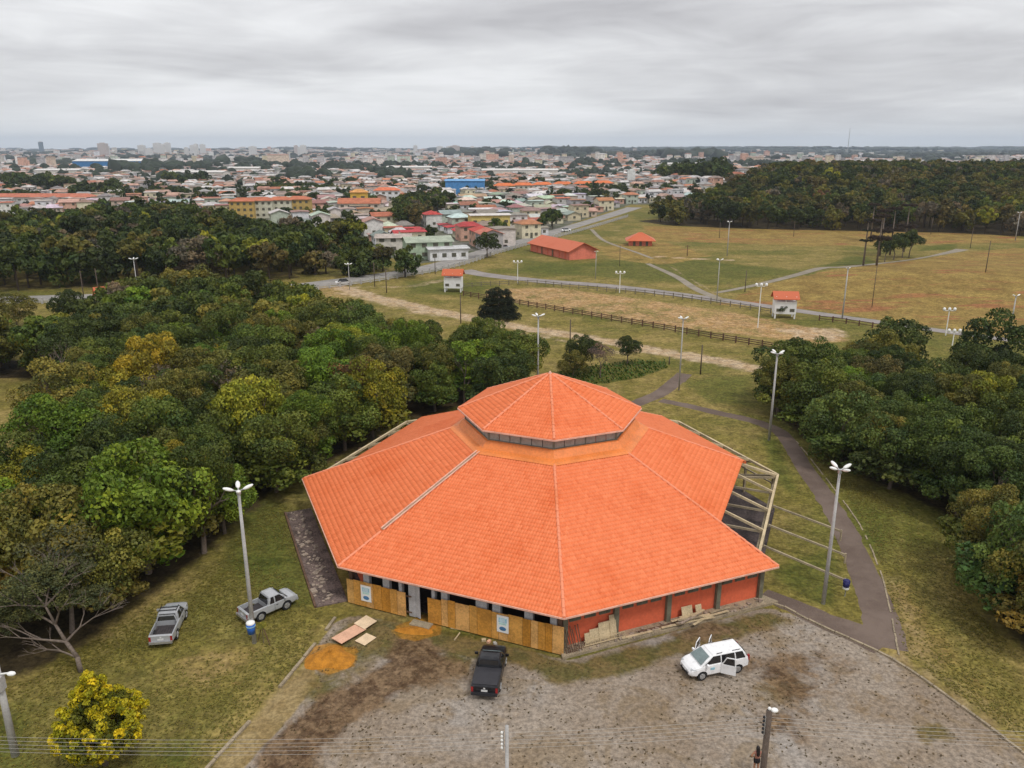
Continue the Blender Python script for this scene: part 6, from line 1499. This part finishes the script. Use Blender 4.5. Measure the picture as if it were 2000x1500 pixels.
# ------------------------------------------------------------------ person by the right pole, seen from behind
fp = gp(1481, 1462, 1.62); per = empty('person', (fp.x, fp.y, 0), 0, 'person with long dark hair and black shorts, hands on hips, beside the dark pole', 'person')
def skin_mesh(name, V, E, Rr, mat, parent, root_i=0, sub=2):
    me = bpy.data.meshes.new(name); me.from_pydata(V, E, []); o = link(name, me, parent); me.materials.append(M(mat))
    sm = o.modifiers.new('skin', 'SKIN'); sm.use_smooth_shade = True; ss = o.modifiers.new('sub', 'SUBSURF'); ss.levels = sub; ss.render_levels = sub
    for i, r_ in enumerate(Rr): me.skin_vertices[0].data[i].radius = (r_, r_) if not isinstance(r_, tuple) else r_; me.skin_vertices[0].data[i].use_root = (i == root_i)
    return o
V = [(0, 0, .95), (0, 0, 1.15), (0, 0, 1.36), (0, .01, 1.46), (0, .03, 1.56), (0, .03, 1.66)]; E = [(0, 1), (1, 2), (2, 3), (3, 4), (4, 5)]; Rr = [.145, .115, .13, .05, .085, .06]
for sg in (-1, 1):
    b = len(V); V += [(sg * .17, 0, 1.37), (sg * .36, -.04, 1.17), (sg * .19, .06, 1.04)]; E += [(2, b), (b, b + 1), (b + 1, b + 2)]; Rr += [.055, .04, .03]
    for f_ in range(5): V.append((sg * (.15 - .012 * f_), .10 + .0 * f_, 1.05 - .018 * f_)); E.append((b + 2, len(V) - 1)); Rr.append(.010)
    b = len(V); V += [(sg * .09, 0, .88), (sg * .10, .02, .50), (sg * .11, -.02, .10), (sg * .12, .14, .03)]; E += [(0, b), (b, b + 1), (b + 1, b + 2), (b + 2, b + 3)]; Rr += [.09, .06, .042, .035]
skin_mesh('body', V, E, Rr, 'skin', per)
def ring_loft(name, mat, rs, parent):
    MB().loft([[(rx * math.cos(k * math.pi / 7) + cx_, ry * math.sin(k * math.pi / 7) + cy_, z) for k in range(14)] for z, rx, ry, cx_, cy_ in rs]).build(name, mat, parent, smooth=True)
ring_loft('top', 'cloth_pink', [(1.0, .155, .125, 0, 0), (1.12, .135, .12, 0, 0), (1.28, .165, .14, 0, 0), (1.40, .205, .11, 0, 0), (1.46, .10, .07, 0, .01)], per)
ring_loft('shorts', 'cloth_black', [(.72, .175, .12, 0, 0), (.85, .185, .145, 0, 0), (.95, .175, .14, 0, 0), (1.04, .155, .125, 0, 0)], per)
ring_loft('hair', 'hair', [(1.22, .07, .03, 0, -.13), (1.34, .10, .05, 0, -.12), (1.46, .105, .075, 0, -.06), (1.58, .108, .105, 0, -.005), (1.68, .10, .10, 0, .01), (1.75, .06, .06, 0, .02), (1.77, .02, .02, 0, .02)], per)

# ------------------------------------------------------------------ haze
b = NB('haze'); vol = b.n.new('ShaderNodeVolumePrincipled'); vol.inputs['Color'].default_value = (.66, .77, .93, 1); vol.inputs['Density'].default_value = .00009; vol.inputs['Anisotropy'].default_value = .2
b.n.remove(b.b); b.l.new(vol.outputs[0], b.n['Material Output'].inputs['Volume'])
o = MB().box((0, 6600, 100), (23000, 14800, 204)).build('haze', 'haze'); o['kind'] = 'stuff'
